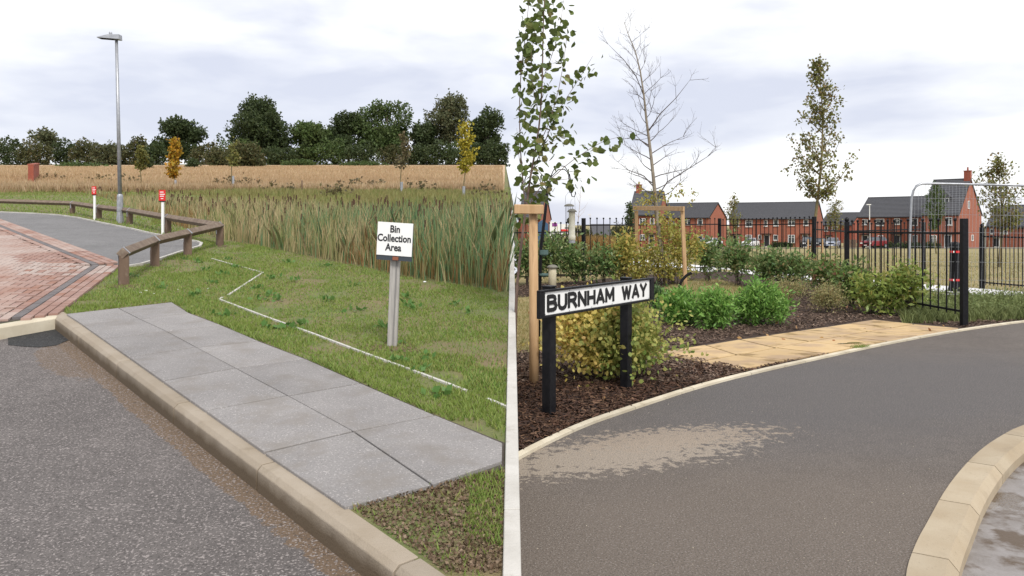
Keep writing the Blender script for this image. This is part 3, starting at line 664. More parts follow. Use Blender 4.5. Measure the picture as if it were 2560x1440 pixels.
for nm, mk, mt, lb in (('reed_bed', (~isg) & (~isr), lf_reed, 'pale straw and green reeds filling the wet hollow behind the lawn'), ('reed_bed', isg, lf_reed_g, 'blue-green bulrush leaves standing thick at the right of the wet hollow'), ('sedge_bed', isr, lf_reed_r, 'rusty brown sedge and dock patches among the reeds')):
    V, k = blades(x[mk], y[mk], SL*y[mk], hh[mk]*np.where(RN.random(mk.sum()) < .2, .6, 1), .009+.00045*y[mk], RN.gamma(1.6, .12, mk.sum()), seg=2); tag(npm(nm, V, k, mt), lb, 'reeds', kind='stuff')
hx, hy = reed_pts(2600); hr = np.clip((hx+7)/7, 0, 1); hd = distpoly(hx, hy, [(p.x, p.y) for p in RNr]); q = MB()
for a, b, r_, d_ in zip(hx, hy, hr, hd):
    if d_ < .25 or random.random() < .5: continue
    top_ = float(np.interp(b, [9.5, 13, 18, 24, 40], [1.0, .88, .72, .6, .36]))*random.uniform(.72, 1.12); lx, ly = random.gauss(0, .03), random.gauss(0, .03); z = SL*b
    q.tube([(a+lx*.8, b+ly*.8, z+top_-.13), (a+lx, b+ly, z+top_-.02)], .008+.0003*b, 5)
    q.tube([(a, b, z+.1), (a+lx*.8, b+ly*.8, z+top_-.14)], .003, 3, caps=False)
tag(q.build('bulrush_heads', m_head), 'brown bulrush seed heads standing over the reeds', 'bulrushes', kind='stuff')
# verge behind reeds and straw field
n = 52000; y = RN.uniform(20, 42, n); x = -RN.random(n)*(.68*y)-.01*y; ok = (~inpoly(x, y, reedpoly)) & ((y > 36) | (x > -13)) ; x, y = x[ok], y[ok]
tall = vnoise(x, y, .25, 12); h = RN.uniform(.12, .34, len(x))*(.45+tall); pk = ~inpoly(x, y, pathpoly) & ~((x < -.45*y) & (y < 27)); x, y, tall, h = x[pk], y[pk], tall[pk], h[pk]; keep = (x > -.42*y) | (y > 39); h = h*np.where(keep, 1, .25)
V, k = blades(x, y, SL*y, h, .05, .35); tag(npm('verge_grass', V, k, lf_verge), 'rough green verge of tall grass and weeds before the straw field', 'grass', kind='stuff')
sheet('straw_field', [(-420, 41, SL*41+.03), (-.4, 41, SL*41+.03), (-2.3, 266, SL*266+.03), (-420, 266, SL*266+.03)], m_field)
n = 90000; y = 39.5+150*RN.random(n)**1.9; x = -RN.random(n)*(.68*y)-.012*y
h = RN.uniform(.2, .5, n); V, k = blades(x, y, SL*y, h, .05+.0015*y, .3); tag(npm('straw_grass', V, k, lf_straw), 'tall dry straw-coloured grass of the field', 'grass', kind='stuff')

def trunk_tree(px, basepy, topfrac, mat, name, label, cat, d, ground, height, halfw, leafm, ncl, per, leaf, sig, group=None, shape=1.0, bot=.12, trunk_r=.3, seed=0, lobes=9, r_y=None):
    rg = np.random.default_rng(seed+100); rr = random.Random(seed)
    bx = (px-1280)/F*d; t = thing(name, (bx, d, ground), label, cat, group)
    H = height; zc = ground+H*(bot+1)/2; rz = H*(1-bot)/2
    mb = MB(); mb.tube([(bx, d, ground-.3), (bx+rr.uniform(-.02, .02)*H, d, ground+H*.35), (bx+rr.uniform(-.03, .03)*H, d, ground+H*.75)], [trunk_r, trunk_r*.7, trunk_r*.25], 7)
    Pp = []; Oo = []
    for i in range(lobes):
        a = rr.uniform(0, 6.283); zz = rr.uniform(-.85, .95); wv = math.sqrt(max(0, 1-abs(zz)**2.2))*shape
        rad = rr.uniform(.25, .68)*wv; c = (bx+math.cos(a)*rad*halfw, d+math.sin(a)*rad*halfw, zc+zz*rz*.72)
        s = rr.uniform(.32, .5); p, o = blob(c, (halfw*s, halfw*s, rz*s*.95), ncl//lobes, per, sig, rg, .42); Pp.append(p); Oo.append(o)
        mb.tube([(bx, d, ground+H*rr.uniform(.2, .5)), ((bx+c[0])/2, (d+c[1])/2, (ground+H*.4+c[2])/2), c], [trunk_r*.4, trunk_r*.22, trunk_r*.06], 5)
    Pp = np.concatenate(Pp); Oo = np.concatenate(Oo); ok = Pp[:, 2] > ground+.05
    mb.build('trunk', mat, t); c = npm('crown', leaves(Pp[ok], leaf, .8, .1, Oo[ok], rng=rg), 4, leafm, t); c['kind'] = 'stuff'
    return t
def far_tree(px, top, hw, leafm, label, ncl=620, per=9, d=262, bot=.1, lobes=12, seed=0, name='field_tree', leaf=.75, sig=.42, shape=1., base=None):
    g_ = gL(d); s = d/F; basepy = HZ-(g_-EYE)/d*F; H = (basepy-top)*s
    return trunk_tree(px, 0, 0, m_bark, name, label, 'tree', d, g_, H, hw*s, leafm, ncl, per, leaf, sig, 'trees along the far edge of the field', shape, bot, .45, seed, lobes)
FT = [(120, 316, 46, lf_willow, 'thin pale see-through tree at the far left of the tree line', 190, 262, .3, 8),
 (445, 294, 66, lf_oak, 'round dark oak standing alone right of the lamp post', 900, 262, .1, 12),
 (655, 246, 92, lf_oak, 'largest dark oak in the field tree line', 1500, 262, .08, 14),
 (775, 310, 66, lf_green, 'broad rounded mid-green tree just right of the largest oak', 900, 258, .02, 11),
 (872, 283, 62, lf_oak, 'dark tree shouldering the left side of the tall green oak', 800, 262, .05, 11),
 (968, 250, 82, lf_green, 'tall green oak in the middle of the right-hand clump', 1250, 264, .08, 13),
 (1058, 292, 48, lf_oak, 'dark tree between the tall green oak and the airy willow', 650, 262, .05, 9),
 (1122, 235, 64, lf_willow, 'airy grey-green willow with sky showing through, tallest on the right', 620, 266, .2, 14),
 (1215, 268, 58, lf_oak, 'dark flat-topped tree at the right end of the tree line', 620, 262, .08, 10)]
for i, (px, tp, hw, lm, lb, nc, d, bt, lo) in enumerate(FT): far_tree(px, tp, hw, lm, lb, int(nc*1.4), 9, d, bt, lo, seed=i*7+3)
# lower bushes and hedge lumps along the field edge
ORD = 'first second third fourth fifth sixth seventh eighth ninth tenth eleventh twelfth thirteenth fourteenth fifteenth sixteenth seventeenth eighteenth nineteenth twentieth last'.split()
HB = [(-40,330,70,lf_hedge),(30,345,55,lf_oak),(90,350,42,lf_hedge),(165,350,42,lf_oak),(215,347,38,lf_hedge),(262,355,34,lf_willow),(300,362,36,lf_hedge),(345,340,34,lf_hedge),(385,358,36,lf_oak),(520,358,46,lf_hedge),(605,348,56,lf_green),(700,368,46,lf_oak),(760,372,46,lf_oak),(835,345,44,lf_green),(905,360,44,lf_oak),(985,365,44,lf_hedge),(1040,362,40,lf_oak),(1095,350,44,lf_oak),(1150,352,44,lf_green),(1195,358,40,lf_oak),(1240,352,34,lf_oak)]
for i, (px, tp, hw, lm) in enumerate(HB):
    d = 256-(i % 3)*4; g_ = gL(d); s = d/F; H = (HZ-(g_-EYE)/d*F-tp)*s
    t = thing('hedge_bush', ((px-1280)/F*d, d, g_), ORD[i]+' bush from the left in the low hedge along the far edge of the field', 'bush', 'bushes along the far field edge')
    p, o = blob(((px-1280)/F*d, d, g_+H*.42), (hw*s, hw*s*.7, H*.56), 330, 9, .35, RN, .4, g_)
    c = npm('foliage', leaves(p, .6, .8, .1, o), 4, lm, t); c['kind'] = 'stuff'
    MB().tube([((px-1280)/F*d, d, g_-.2), ((px-1280)/F*d, d, g_+H*.5)], [.2, .08], 5).build('stem', m_bark, t)

def young_tree(name, label, px, basepy, topy, env, crownm, side='L', ncl=60, per=8, leaf=.1, sig=.05, tr=.03, bark=m_bark_y, lean=0, group=None, upbias=1.0, seed=0, hfun=None, d=None):
    """slim tree: env = [(py, half width px)], branches rise from the stem to the edge of that envelope"""
    rg = np.random.default_rng(seed+40); rr = random.Random(seed+1)
    b = Lp(px, basepy) if side == 'L' else Rp(px, basepy)
    s = b.y/F; t = thing(name, b, label, 'tree', group); H = (basepy-topy)*s
    sx = lambda py: b.x+lean*(basepy-py)*s+.02*H*math.sin((basepy-py)/(basepy-topy)*5+seed)
    Z = lambda py: b.z+(basepy-py)*s
    pys = [basepy+(topy-basepy)*k/9 for k in range(10)]
    MB().tube([(sx(py), b.y, Z(py)) for py in pys], [tr*(1-.9*k/9) for k in range(10)], 7).build('trunk', bark, t, smooth=True)
    ev = lambda py: float(np.interp(py, [e[0] for e in env], [e[1] for e in env]))*s
    y0, y1 = env[0][0], env[-1][0]; cen = []; br = MB()
    nb = max(8, ncl//5)
    for i in range(nb):
        py = y0+(y1-y0)*(i+.5)/nb+rr.uniform(-6, 6); a = rr.uniform(0, 6.283); r = ev(min(max(py, y0), y1))*rr.uniform(.55, 1)
        e = Vector((sx(py)+math.cos(a)*r, b.y+math.sin(a)*r, Z(py))); spy = py+r/s*rr.uniform(.7, 1.5)*upbias; spy = min(spy, y1+(basepy-y1)*.12)
        st = Vector((sx(spy), b.y, Z(spy))); md = st.lerp(e, .55)+Vector((math.cos(a), math.sin(a), -.3))*r*.12
        br.tube([st, md, e], [tr*.35, tr*.2, tr*.07], 4)
        for k in range(5):
            q = st.lerp(md, .5+k*.25) if k < 2 else md.lerp(e, (k-2)*.5+.1)
            q = q+Vector((rr.gauss(0, .12), rr.gauss(0, .12), rr.gauss(0, .12)))*min(1.0, r*1.3); cen.append(q)
    br.build('branches', bark, t)['kind'] = 'stuff'
    cen = np.array([list(c) for c in cen]); cen = cen[rg.permutation(len(cen))[:ncl]]
    p = np.repeat(cen, per, 0)+rg.normal(size=(len(cen)*per, 3))*sig
    c = npm('crown', leaves(p, leaf, .8, -.1, rng=rg), 4, crownm, t); c['kind'] = 'stuff'
    return t
def guard(px, basepy, toppy, side, label, w_=.06, mat=m_galv):
    b = Lp(px, basepy) if side == 'L' else Rp(px, basepy); H = (basepy-toppy)*b.y/F
    o = MB().tube([b+Vector((.06, -.05, 0)), b+Vector((.06, -.05, H))], w_, 8).build('tree_guard', mat); tag(o, label, 'tree guard', 'guards round the young meadow trees')
young_tree('young_tree', 'slim olive-green young tree at the field edge, left of the orange one', 351, 472, 364, [(366,6),(380,15),(400,17),(418,10)], lf_olv, ncl=60, per=9, leaf=.16, sig=.09, tr=.035, seed=1)
young_tree('young_tree', 'slim orange-leaved young tree at the field edge', 437, 474, 350, [(352,3),(370,10),(400,18),(420,19),(434,10)], lf_ora, ncl=80, per=10, leaf=.17, sig=.09, tr=.035, seed=2)
young_tree('young_tree', 'sparse green young tree before the rounded bush', 581, 478, 350, [(360,4),(378,14),(395,14),(410,8)], lf_olv, ncl=36, per=7, leaf=.14, sig=.09, tr=.035, seed=3)
young_tree('young_tree', 'thin brownish half-bare young tree with a grey guard', 1004, 490, 328, [(332,3),(355,14),(380,17),(400,14),(414,6)], lf_brn, ncl=60, per=7, leaf=.12, sig=.09, tr=.03, seed=4)
young_tree('young_tree', 'bright yellow young tree near the right end of the meadow', 1160, 498, 302, [(304,4),(325,14),(350,22),(375,25),(400,19),(420,8)], lf_yel, ncl=120, per=9, leaf=.12, sig=.08, tr=.03, seed=5, lean=.02)
guard(1001, 490, 455, 'L', 'grey guard at the foot of the thin brownish young tree'); guard(1156, 498, 466, 'L', 'grey guard at the foot of the yellow young tree'); guard(581, 478, 440, 'L', 'grey guard at the foot of the sparse green young tree'); guard(437, 474, 450, 'L', 'grey guard at the foot of the orange young tree')
stk = Lp(755, 487); tag(MB().tube([stk, stk+Vector((0, 0, 36*stk.y/F))], .03, 6).build('marker_stake', m_timber_dk), 'lone thin stake standing behind the reeds', 'stake')
for i, (px, py, top_, hw, lb) in enumerate([(366, 424, 394, 14, 'small dark green bush beside the olive young tree'), (482, 421, 399, 12, 'small dark green bush alone at the field edge')]):
    b = Lp(px, py); s = b.y/F; H = (py-top_)*s; t = thing('small_bush', b, lb, 'bush')
    p, o = blob((b.x, b.y, b.z+H*.5), (hw*s, hw*s, H*.5), 120, 9, .2, RN, .4, b.z); c = npm('foliage', leaves(p, .35, .8, .1, o), 4, lf_oak, t); c['kind'] = 'stuff'
    MB().tube([b, b+Vector((0, 0, H*.5))], .06, 5).build('stem', m_bark, t)
for i, (px, py, top_, hw, lb, n_) in enumerate([(612, 419, 356, 46, 'large rounded grey-green willow bush standing forward of the largest oak', 620), (545, 416, 372, 30, 'lower green bush left of the rounded willow bush', 300), (745, 414, 402, 46, 'flat dark bramble patch at the field edge under the trees', 200), (905, 415.5, 407, 55, 'low dark weed band along the field edge right of centre', 160), (200, 419, 413, 60, 'low dark weed band at the left end of the field', 140)]):
    b = Lp(px, py); s = b.y/F; H = (py-top_)*s; t = thing('field_bush', b, lb, 'bush')
    p, o = blob((b.x, b.y, b.z+H*.42), (hw*s, hw*s*.6, H*.55), n_, 9, .3, RN, .4, b.z); c = npm('foliage', leaves(p, .5, .8, .1, o), 4, lf_hedge if i < 2 else lf_green, t); c['kind'] = 'stuff'
    MB().tube([b, b+Vector((0, 0, H*.4))], .1, 5).build('stem', m_bark, t)
p = []
for px, py in [(560,455),(610,458),(900,462),(925,460),(1050,470),(320,448),(240,444),(130,440),(700,470),(840,478),(1220,485)]:
    b = Lp(px, py+14); p.append(blob((b.x, b.y, b.z+.25), (1.2, .8, .4), 14, 8, .1, RN, .5, b.z)[0])
tag(npm('rough_weeds', leaves(np.concatenate(p), .18, .6, .2), 4, lf_brn), 'clumps of docks and thistles along the verge', 'weeds', kind='stuff')

# ================================================================== MEADOW THINGS
# brick wall at far left edge
bw = Lp(93, 446); bw2 = Lp(77, 464)
t = thing('brick_wall', bw, 'end of a red brick boundary wall at the far left edge of the meadow', 'wall')
MB().bar(Vector((bw.x, bw.y, bw.z+.63)), Vector((bw2.x, bw2.y, bw2.z+.63)), .3, 1.26).build('wall', m_hbrick2, t)
MB().bar(Vector((bw.x, bw.y+.03, bw.z+1.30)), Vector((bw2.x, bw2.y-.03, bw2.z+1.30)), .36, .08).build('coping', m_hbrick2, t)
# lamp post
lb = Lp(300, 557); s = lb.y/F
t = thing('street_lamp', lb, 'tall grey steel lamp post with a flat lantern, standing behind the rail fence', 'street lamp')
MB().lathe(lb, [(.085, -.05), (.085, .16), (.075, .165), (.075, .66), (.068, .70), (.05, .73)], 12).build('base_section', m_galv, t, smooth=False)
tp = lb+Vector((-.09, 0, 458*s))
MB().tube([lb+Vector((0, 0, .70)), tp], [.05, .036], 10).build('pole', m_galv, t, smooth=True)
MB().box(lb+Vector((0, -.076, .42)), (.07, .012, .26)).build('access_door', m_galv, t)
hd = MB(); z = tp.z
hd.add([(tp.x+.10, lb.y-.11, z-.01), (tp.x+.10, lb.y+.11, z-.01), (tp.x-.46, lb.y+.10, z+.035), (tp.x-.46, lb.y-.10, z+.035),
        (tp.x+.10, lb.y-.09, z+.12), (tp.x+.10, lb.y+.09, z+.12), (tp.x-.20, lb.y+.08, z+.12), (tp.x-.20, lb.y-.08, z+.12), (tp.x-.46, lb.y+.09, z+.055), (tp.x-.46, lb.y-.09, z+.055)],
       [(0,1,2,3),(4,7,6,5),(7,9,8,6),(0,4,5,1),(3,2,8,9),(0,3,9,7,4),(1,5,6,8,2)]); hd.build('lantern', m_galv, t, bevel=.006)
MB().add([(tp.x-.05, lb.y-.08, z-.0065), (tp.x-.05, lb.y+.08, z-.0065), (tp.x-.42, lb.y+.08, z+.024), (tp.x-.42, lb.y-.08, z+.024)], [(0,1,2,3)]).build('lens', m_blackmat, t)
MB().lathe((tp.x-.15, lb.y, z+.12), [(.04, 0), (.04, .05), (.03, .075)], 10).build('photocell', m_galv, t)
# timber rail fence
posts = [(309,712,.483,23),(387,664,.455,20),(469,639,.45,18),(549.5,614,.445,18),(419,583,.42,14),(324,559,.40,13),(247,547,.39,11),(181,534,.38,12),(-10,527,.385,11)]
tf = thing('timber_rail_fence', Lp(309, 712), 'low weathered timber rail fence with galvanised straps turning a corner round the path', 'fence')
PB = []
for px, py, h, wpx in posts:
    b = Lp(px, py); PB.append((b, h)); wd = .115
    ang = 0.6 if py > 610 else -.5
    ax = (Vector((math.cos(ang), math.sin(ang), 0)), Vector((-math.sin(ang), math.cos(ang), 0)), Vector((0, 0, 1)))
    MB().box(b+Vector((0, 0, (h-.10)/2-.05)), (wd, wd, h), ax).build('post', m_timber_dk, tf, bevel=.006)
for (a, ha), (b, hb) in zip(PB[:-1], PB[1:]):
    p0 = a+Vector((0, 0, ha-.075)); p1 = b+Vector((0, 0, hb-.075)); d = (p1-p0).normalized()
    MB().bar(p0-d*(.07 if a is PB[0][0] else -.005), p1-d*.005+d*(.06 if b is PB[3][0] else 0), .105, .105, roll=math.pi/4).build('rail', m_timber_rail, tf, bevel=.006)
for i, (b, h) in enumerate(PB):
    o = PB[i+1][0] if i+1 < len(PB) else PB[i-1][0]; d = (o-b).normalized(); c = b+Vector((0, 0, h-.075))
    q = MB(); q.bar(c-d*.02, c+d*.02, .113, .113, roll=math.pi/4)
    for sgn in (-1, 1):
        sd_ = d.cross(Vector((0, 0, 1))).normalized()*sgn; q.bar(c+sd_*.062+Vector((0,0,-.03)), c+sd_*.062+Vector((0, 0, -.15)), .035, .006, up=sd_)
    q.build('strap', m_galv, tf)
# red-topped marker posts
for px, py, tpy, w_, hpx, lb_ in [(236.5, 550, 466, 11, 20, 'white marker post with a small red plate, left of the lamp post'), (407, 586, 475, 16.5, 27, 'white marker post with a larger red plate, right of the lamp post')]:
    b = Lp(px, py); s = b.y/F; t = thing('marker_post', b, lb_, 'marker post')
    MB().box(b+Vector((0, 0, (py-tpy)*s/2-.03)), (.05, .045, (py-tpy)*s)).build('post', m_white, t, bevel=.003)
    c = b+Vector((0, -.03, (py-tpy-hpx/2)*s)); W, Hh = w_*s, hpx*s
    MB().box(c, (W, .012, Hh)).build('plate', m_red, t); q = MB()
    for k, (u, v, ww) in enumerate([(-.05, .30, .55), (.03, .10, .75), (-.02, -.08, .6), (.0, -.30, .35)]): q.box(c+Vector((u*W, -.0075, v*Hh)), (W*ww, .003, Hh*.07))
    q.build('plate_print', m_white, t); MB().box(c+Vector((0, 0.003, -Hh*.5-.012)), (W*.95, .012, .022)).build('plate_foot', m_blackmat, t)
m_soil = M('bare_soil', (.17, .11, .07), .95, (.11, .08, .045), 14, .01, 60)
for px, py, r_ in ((984, 867, .22), (312, 716, .17), (388, 666, .14), (470, 641, .13), (551, 616, .13)):
    c = Lp(px, py); sheet('bare_soil', [(c.x+r_*(1+.3*math.sin(3*a+px)+.15*math.sin(7*a))*math.cos(a), c.y+r_*.9*(1+.3*math.sin(3*a+px))*math.sin(a), SL*(c.y+r_*.9*(1+.3*math.sin(3*a+px))*math.sin(a))+.004) for a in [k*.2618 for k in range(24)]], m_soil)
n = 16000; x = -RN.random(n)*.85-.04; y = RN.uniform(3.1, 4.2, n); kn = (x-K0.x)*KN.x+(y-K0.y)*KN.y; w_ = vnoise(x, y, 3.2, 41)
ok = (kn > .02) & ~inpoly(x, y, slabpoly) & (RN.random(n) < .35+.65*w_); x, y = x[ok], y[ok]
tag(npm('soil_crumbs', leaves(np.stack([x, y, SL*y+.004+RN.random(len(x))*.006], 1), .016, .9, 0), 4, leafmat('soil_crumb', [(.17, .11, .07), (.11, .075, .045), (.24, .17, .11), (.08, .055, .035)], trans=0)), 'loose brown soil and dead thatch below the grey slabs', 'soil', kind='stuff')
# zig-zag edging strip in lawn
zz = thing('lawn_edging', Lp(657, 682), 'thin pale edging strip zigzagging across the lawn beside the bin area sign', 'edging')
for ch in ([(529,647),(657,682)], [(657,682),(571,738)], [(556,744),(549,749),(660,791),(780,834),(899,879),(1040,930),(1166,978)], [(1218,998),(1274,1021)]):
    pts = [Lp(px, py, .006) for px, py in ch]
    for a, b in zip(pts[:-1], pts[1:]): MB().bar(a, b, .026, .018).build('edging_strip', m_conc, zz)
# bin collection sign
def text_mesh(txt, size, ext=.0015, off=0, align='CENTER', space=1.0):
    cu = bpy.data.curves.new('t', 'FONT'); cu.body = txt; cu.size = size; cu.extrude = ext; cu.offset = off; cu.align_x = align; cu.align_y = 'CENTER'; cu.space_character = space; cu.resolution_u = 3
    ob = bpy.data.objects.new('t', cu); C.objects.link(ob); dg = bpy.context.evaluated_depsgraph_get(); me = bpy.data.meshes.new_from_object(ob.evaluated_get(dg)); bpy.data.objects.remove(ob); return me
sb = Lp(980, 865); s = sb.y/F
t = thing('bin_area_sign', sb, 'small white notice board reading Bin Collection Area on a pale post in the lawn', 'sign')
ptop = sb+Vector((.035, .01, .78))
MB().bar(sb-Vector((0, 0, .05)), ptop+Vector((0, 0, .15)), .082, .06, up=Vector((0, 1, 0))).build('post', m_conc if False else M('grey_post', (.42, .40, .37), .7, (.33, .31, .29), 9, stretch=(8, 8, .6)), t, bevel=.006)
q = MB().bar(sb+Vector((.012, -.034, -.0)), ptop+Vector((.012, -.034, 0)), .012, .006, up=Vector((0, 1, 0))); q.build('post_groove', M('post_groove_dark', (.22, .21, .20), .8), t)
cen = P(987, 598, sb.y-.07); yaw = math.radians(-8); roll = math.radians(3.6)
X = Vector((math.cos(yaw)*math.cos(roll), math.sin(yaw), -math.sin(roll))).normalized(); Y = Vector((-math.sin(yaw), math.cos(yaw), 0)).normalized(); Z = X.cross(Y).normalized()
tilt = Vector((.035, 0, 1)).normalized(); Z = (Z*.6+tilt*.4).normalized()
W, Hh = 90*s, 82*s
m_dgrey = M('slate_backing', (.045, .055, .065), .6)
MB().box(cen+Z*(-.026)+Y*.012, (W*.995, .018, Hh+.03), (X, Y, Z)).build('backing_board', m_dgrey, t)
MB().box(cen, (W, .006, Hh), (X, Y, Z)).build('sign_face', m_white, t, bevel=.001)
MB().box(cen-Z*(Hh/2+.022)+X*.015+Y*.0, (.05, .012, .03), (X, Y, Z)).build('bracket', M('rusty_bracket', (.25, .09, .05), .8), t)
for k, (ln_, off_) in enumerate([('Bin', .083), ('Collection', .005), ('Area', -.073)]):
    me = text_mesh(ln_, .086, .001, .002); me.name = 'lettering'; o = bpy.data.objects.new('lettering', me); me.materials.append(m_lett); reg(o, t)
    bse = cen+Z*off_-Y*.0045-X*(.004*k)
    for v in me.vertices:
        q_ = bse+X*(v.co.x*.82)+Z*v.co.y-Y*v.co.z-WL[t.name]; v.co = q_

# ================================================================== GARDEN: street name sign
posA, posB = Rp(1372.5, 1041), Rp(1565, 975); D = (posB-posA); D.z = 0; DL = D.length; U = D.normalized(); Nf = Vector((U.y, -U.x, 0))   # Nf faces the camera
if Nf.y > 0: Nf = -Nf
t = thing('street_name_sign', posA, 'black-framed white street nameplate reading BURNHAM WAY on two black posts', 'sign')
zb, zt = .838, 1.066
a0, a1 = -.19*DL, 1.325*DL
org = posA+Nf*.06
for p_, nm in ((posA, 'post'), (posB, 'post')):
    MB().bar(p_-Vector((0, 0, .1)), Vector((p_.x, p_.y, zt+.006)), .088, .088, up=Nf).build('post', m_black, t, bevel=.006)
    MB().box(Vector((p_.x, p_.y, zt+.014)), (.095, .095, .016), (U, Nf, Vector((0, 0, 1)))).build('post_cap', m_black, t, bevel=.004)
ax = (U, Nf, Vector((0, 0, 1)))
def on(u, z, n=0): return org+U*u+Nf*n+Vector((0, 0, z))
MB().box(on((a0+a1)/2, (zb+zt)/2, -.005), (a1-a0-.004, .012, zt-zb-.004), ax).build('backing_board', m_blackmat, t)
fw = .019
MB().box(on((a0+a1)/2, zt-fw/2, .008), (a1-a0, .034, fw), ax).build('frame_rail', m_black, t, bevel=.003)
MB().box(on((a0+a1)/2, zb+fw/2, .008), (a1-a0, .034, fw), ax).build('frame_rail', m_black, t, bevel=.003)
for u in (a0+.036, a1-.036): MB().box(on(u, (zb+zt)/2, .008), (.072, .0335, zt-zb-2*fw-.001), ax).build('frame_end', m_black, t, bevel=.002)
MB().box(on((a0+a1)/2, (zb+zt)/2, .004), (a1-a0-.15, .008, zt-zb-2*fw-.004), ax).build('nameplate', m_white, t)
q = MB()
for i in range(6):
    for zz_ in (zb+fw+.010, zt-fw-.010): q.box(on(a0+.095+(a1-a0-.19)*i/5, zz_, .009), (.008, .004, .008), ax)
q.build('screws', m_galv, t)['kind'] = 'stuff'
GL = {'B': [[(0,0),(0,1)], [(0,1),(.45,1),(.62,.93),(.68,.77),(.62,.61),(.45,.54),(0,.54)], [(0,0),(.5,0),(.68,.08),(.75,.27),(.68,.46),(.5,.54),(0,.54)]],
      'U': [[(0,1),(0,.3),(.08,.1),(.25,0),(.45,0),(.62,.1),(.7,.3),(.7,1)]],
      'R': [[(0,0),(0,1)], [(0,1),(.45,1),(.63,.92),(.7,.75),(.63,.57),(.45,.49),(0,.49)], [(.38,.49),(.74,0)]],
      'N': [[(0,0),(0,1)], [(0,1),(.7,0)], [(.7,0),(.7,1)]], 'H': [[(0,0),(0,1)], [(.7,0),(.7,1)], [(0,.5),(.7,.5)]],
      'A': [[(0,0),(.38,1)], [(.38,1),(.76,0)], [(.13,.3),(.63,.3)]], 'M': [[(0,0),(0,1)], [(0,1),(.42,.25)], [(.42,.25),(.84,1)], [(.84,1),(.84,0)]],
      'W': [[(0,1),(.26,0)], [(.26,0),(.5,.95)], [(.5,.95),(.74,0)], [(.74,0),(1.0,1)]], 'Y': [[(0,1),(.37,.45)], [(.37,.45),(.74,1)], [(.37,.45),(.37,0)]]}
word = 'BURNHAM WAY'; wds = {'B': .75, 'U': .7, 'R': .74, 'N': .7, 'H': .7, 'A': .76, 'M': .84, 'W': 1.0, 'Y': .74, ' ': .55}
gap = .30; tot = sum(wds[c] for c in word)+gap*(len(word)-1)-.1
lh = .138; avail = a1-a0-.30; ks = avail/tot; cu_ = a0+.135; zl = (zb+zt)/2-lh/2; sw = .2
for ci, ch in enumerate(word):
    if ch == ' ': cu_ += (wds[' ']+gap)*ks; continue
    q = MB(); li = 0
    for st in GL[ch]:
        # stroke -> flat ribbon in letter space, mitred
        pts = [Vector((x_*ks, y_*lh*(1-.2)+.1*lh, 0)) for x_, y_ in st]
        n_ = len(pts); hw = .0165
        L_, R_ = [], []
        for i in range(n_):
            t0 = (pts[i]-pts[i-1]).normalized() if i else (pts[1]-pts[0]).normalized(); t1 = (pts[i+1]-pts[i]).normalized() if i < n_-1 else t0
            tt = (t0+t1).normalized(); nn = Vector((-tt.y, tt.x, 0)); k_ = hw/max(.5, nn.dot(Vector((-t0.y, t0.x, 0))))
            e_ = Vector((0, 0, 0))
            if i == 0: e_ = -t0*hw*.55
            if i == n_-1: e_ = t0*hw*.55
            L_.append(pts[i]+nn*k_+e_); R_.append(pts[i]-nn*k_+e_)
        for i in range(n_-1):
            quad = [L_[i], R_[i], R_[i+1], L_[i+1]]; dn_ = .0095+.0003*li; li += 1
            fr = [on(cu_+v.x, zl+v.y, dn_+.003) for v in quad]; bk_ = [on(cu_+v.x, zl+v.y, .0075) for v in quad]
            q.add(fr+bk_, [(0,1,2,3),(0,4,5,1),(1,5,6,2),(2,6,7,3),(3,7,4,0)])
    q.build('letter', m_lett, t); cu_ += (wds[ch]+gap)*ks

# ================================================================== RAILINGS
me_p = {}
def picket_mesh(h, r, ball=True):
    r = r*1.2
    k = (round(h, 2), r, ball)
    if k not in me_p:
        q = MB().tube([(0, 0, .0), (0, 0, h)], r, 6)
        if ball: q.lathe((0, 0, h), [(.004, -.01), (.021, .005), (.027, .024), (.021, .043), (.004, .05)], 8)
        me = bpy.data.meshes.new('picket'); me.from_pydata(q.v, [], q.f); me.materials.append(m_black); me_p[k] = me
    return me_p[k]
def railing(label, A, B, zA, zB, n, low=.16, r=.0095, raildrop=.17, ends=(True, True), ball=True, pw=.09, ptop=.0):
    """A,B ground points; zA,zB heights of picket tops above ground"""
    A = Vector(A); B = Vector(B); t = thing('railing', A, label, 'railing', 'black metal railings round the garden'); d = (B-A); u = d.normalized(); u.z = 0
    for e, p, zz_ in ((0, A, zA), (1, B, zB)):
        if ends[e]:
            o = MB().bar(p-Vector((0, 0, .05)), p+Vector((0, 0, zz_+.03+ptop)), pw, pw, up=Vector((u.y, -u.x, 0))).build('post', m_black, t, bevel=.004)
            if ends[e] == 2: MB().lathe(p+Vector((0, 0, zz_+.03+ptop)), [(.03, 0), (.045, .03), (.045, .06), (.02, .09), (.004, .095)], 10).build('post_finial', m_black, t, smooth=True)
    for hh_ in (low, None):
        a = A+Vector((0, 0, low if hh_ else zA-raildrop)); b = B+Vector((0, 0, low if hh_ else zB-raildrop))
        MB().bar(a, b, .012, .035).build('rail', m_black, t)
    for i in range(1, n+1):
        f = i/(n+1); p = A.lerp(B, f); h = zA+(zB-zA)*f-low+.06
        o = bpy.data.objects.new('picket', picket_mesh(h, r, ball)); reg(o, t); o.location = p+Vector((0, 0, low-.06))-WL[t.name]
    return t
F1, F2, F3, F4, F5 = Rp(1459, 703), Rp(1799, 679), Rp(2035.5, 703), Rp(2117, 757), Rp(2410, 818)
def topz(p, py): return EYE-(py-HZ)/F*p.y-p.z
railing('black railing run left of centre, behind the staked hornbeam', F1, F2, topz(F1, 548), topz(F2, 548), 23, .18, ends=(True, True))
railing('black railing run in front of the middle terrace, ending at the thick post', F2, F3, topz(F2, 551), topz(F3, 544), 22, .18, ends=(False, True))
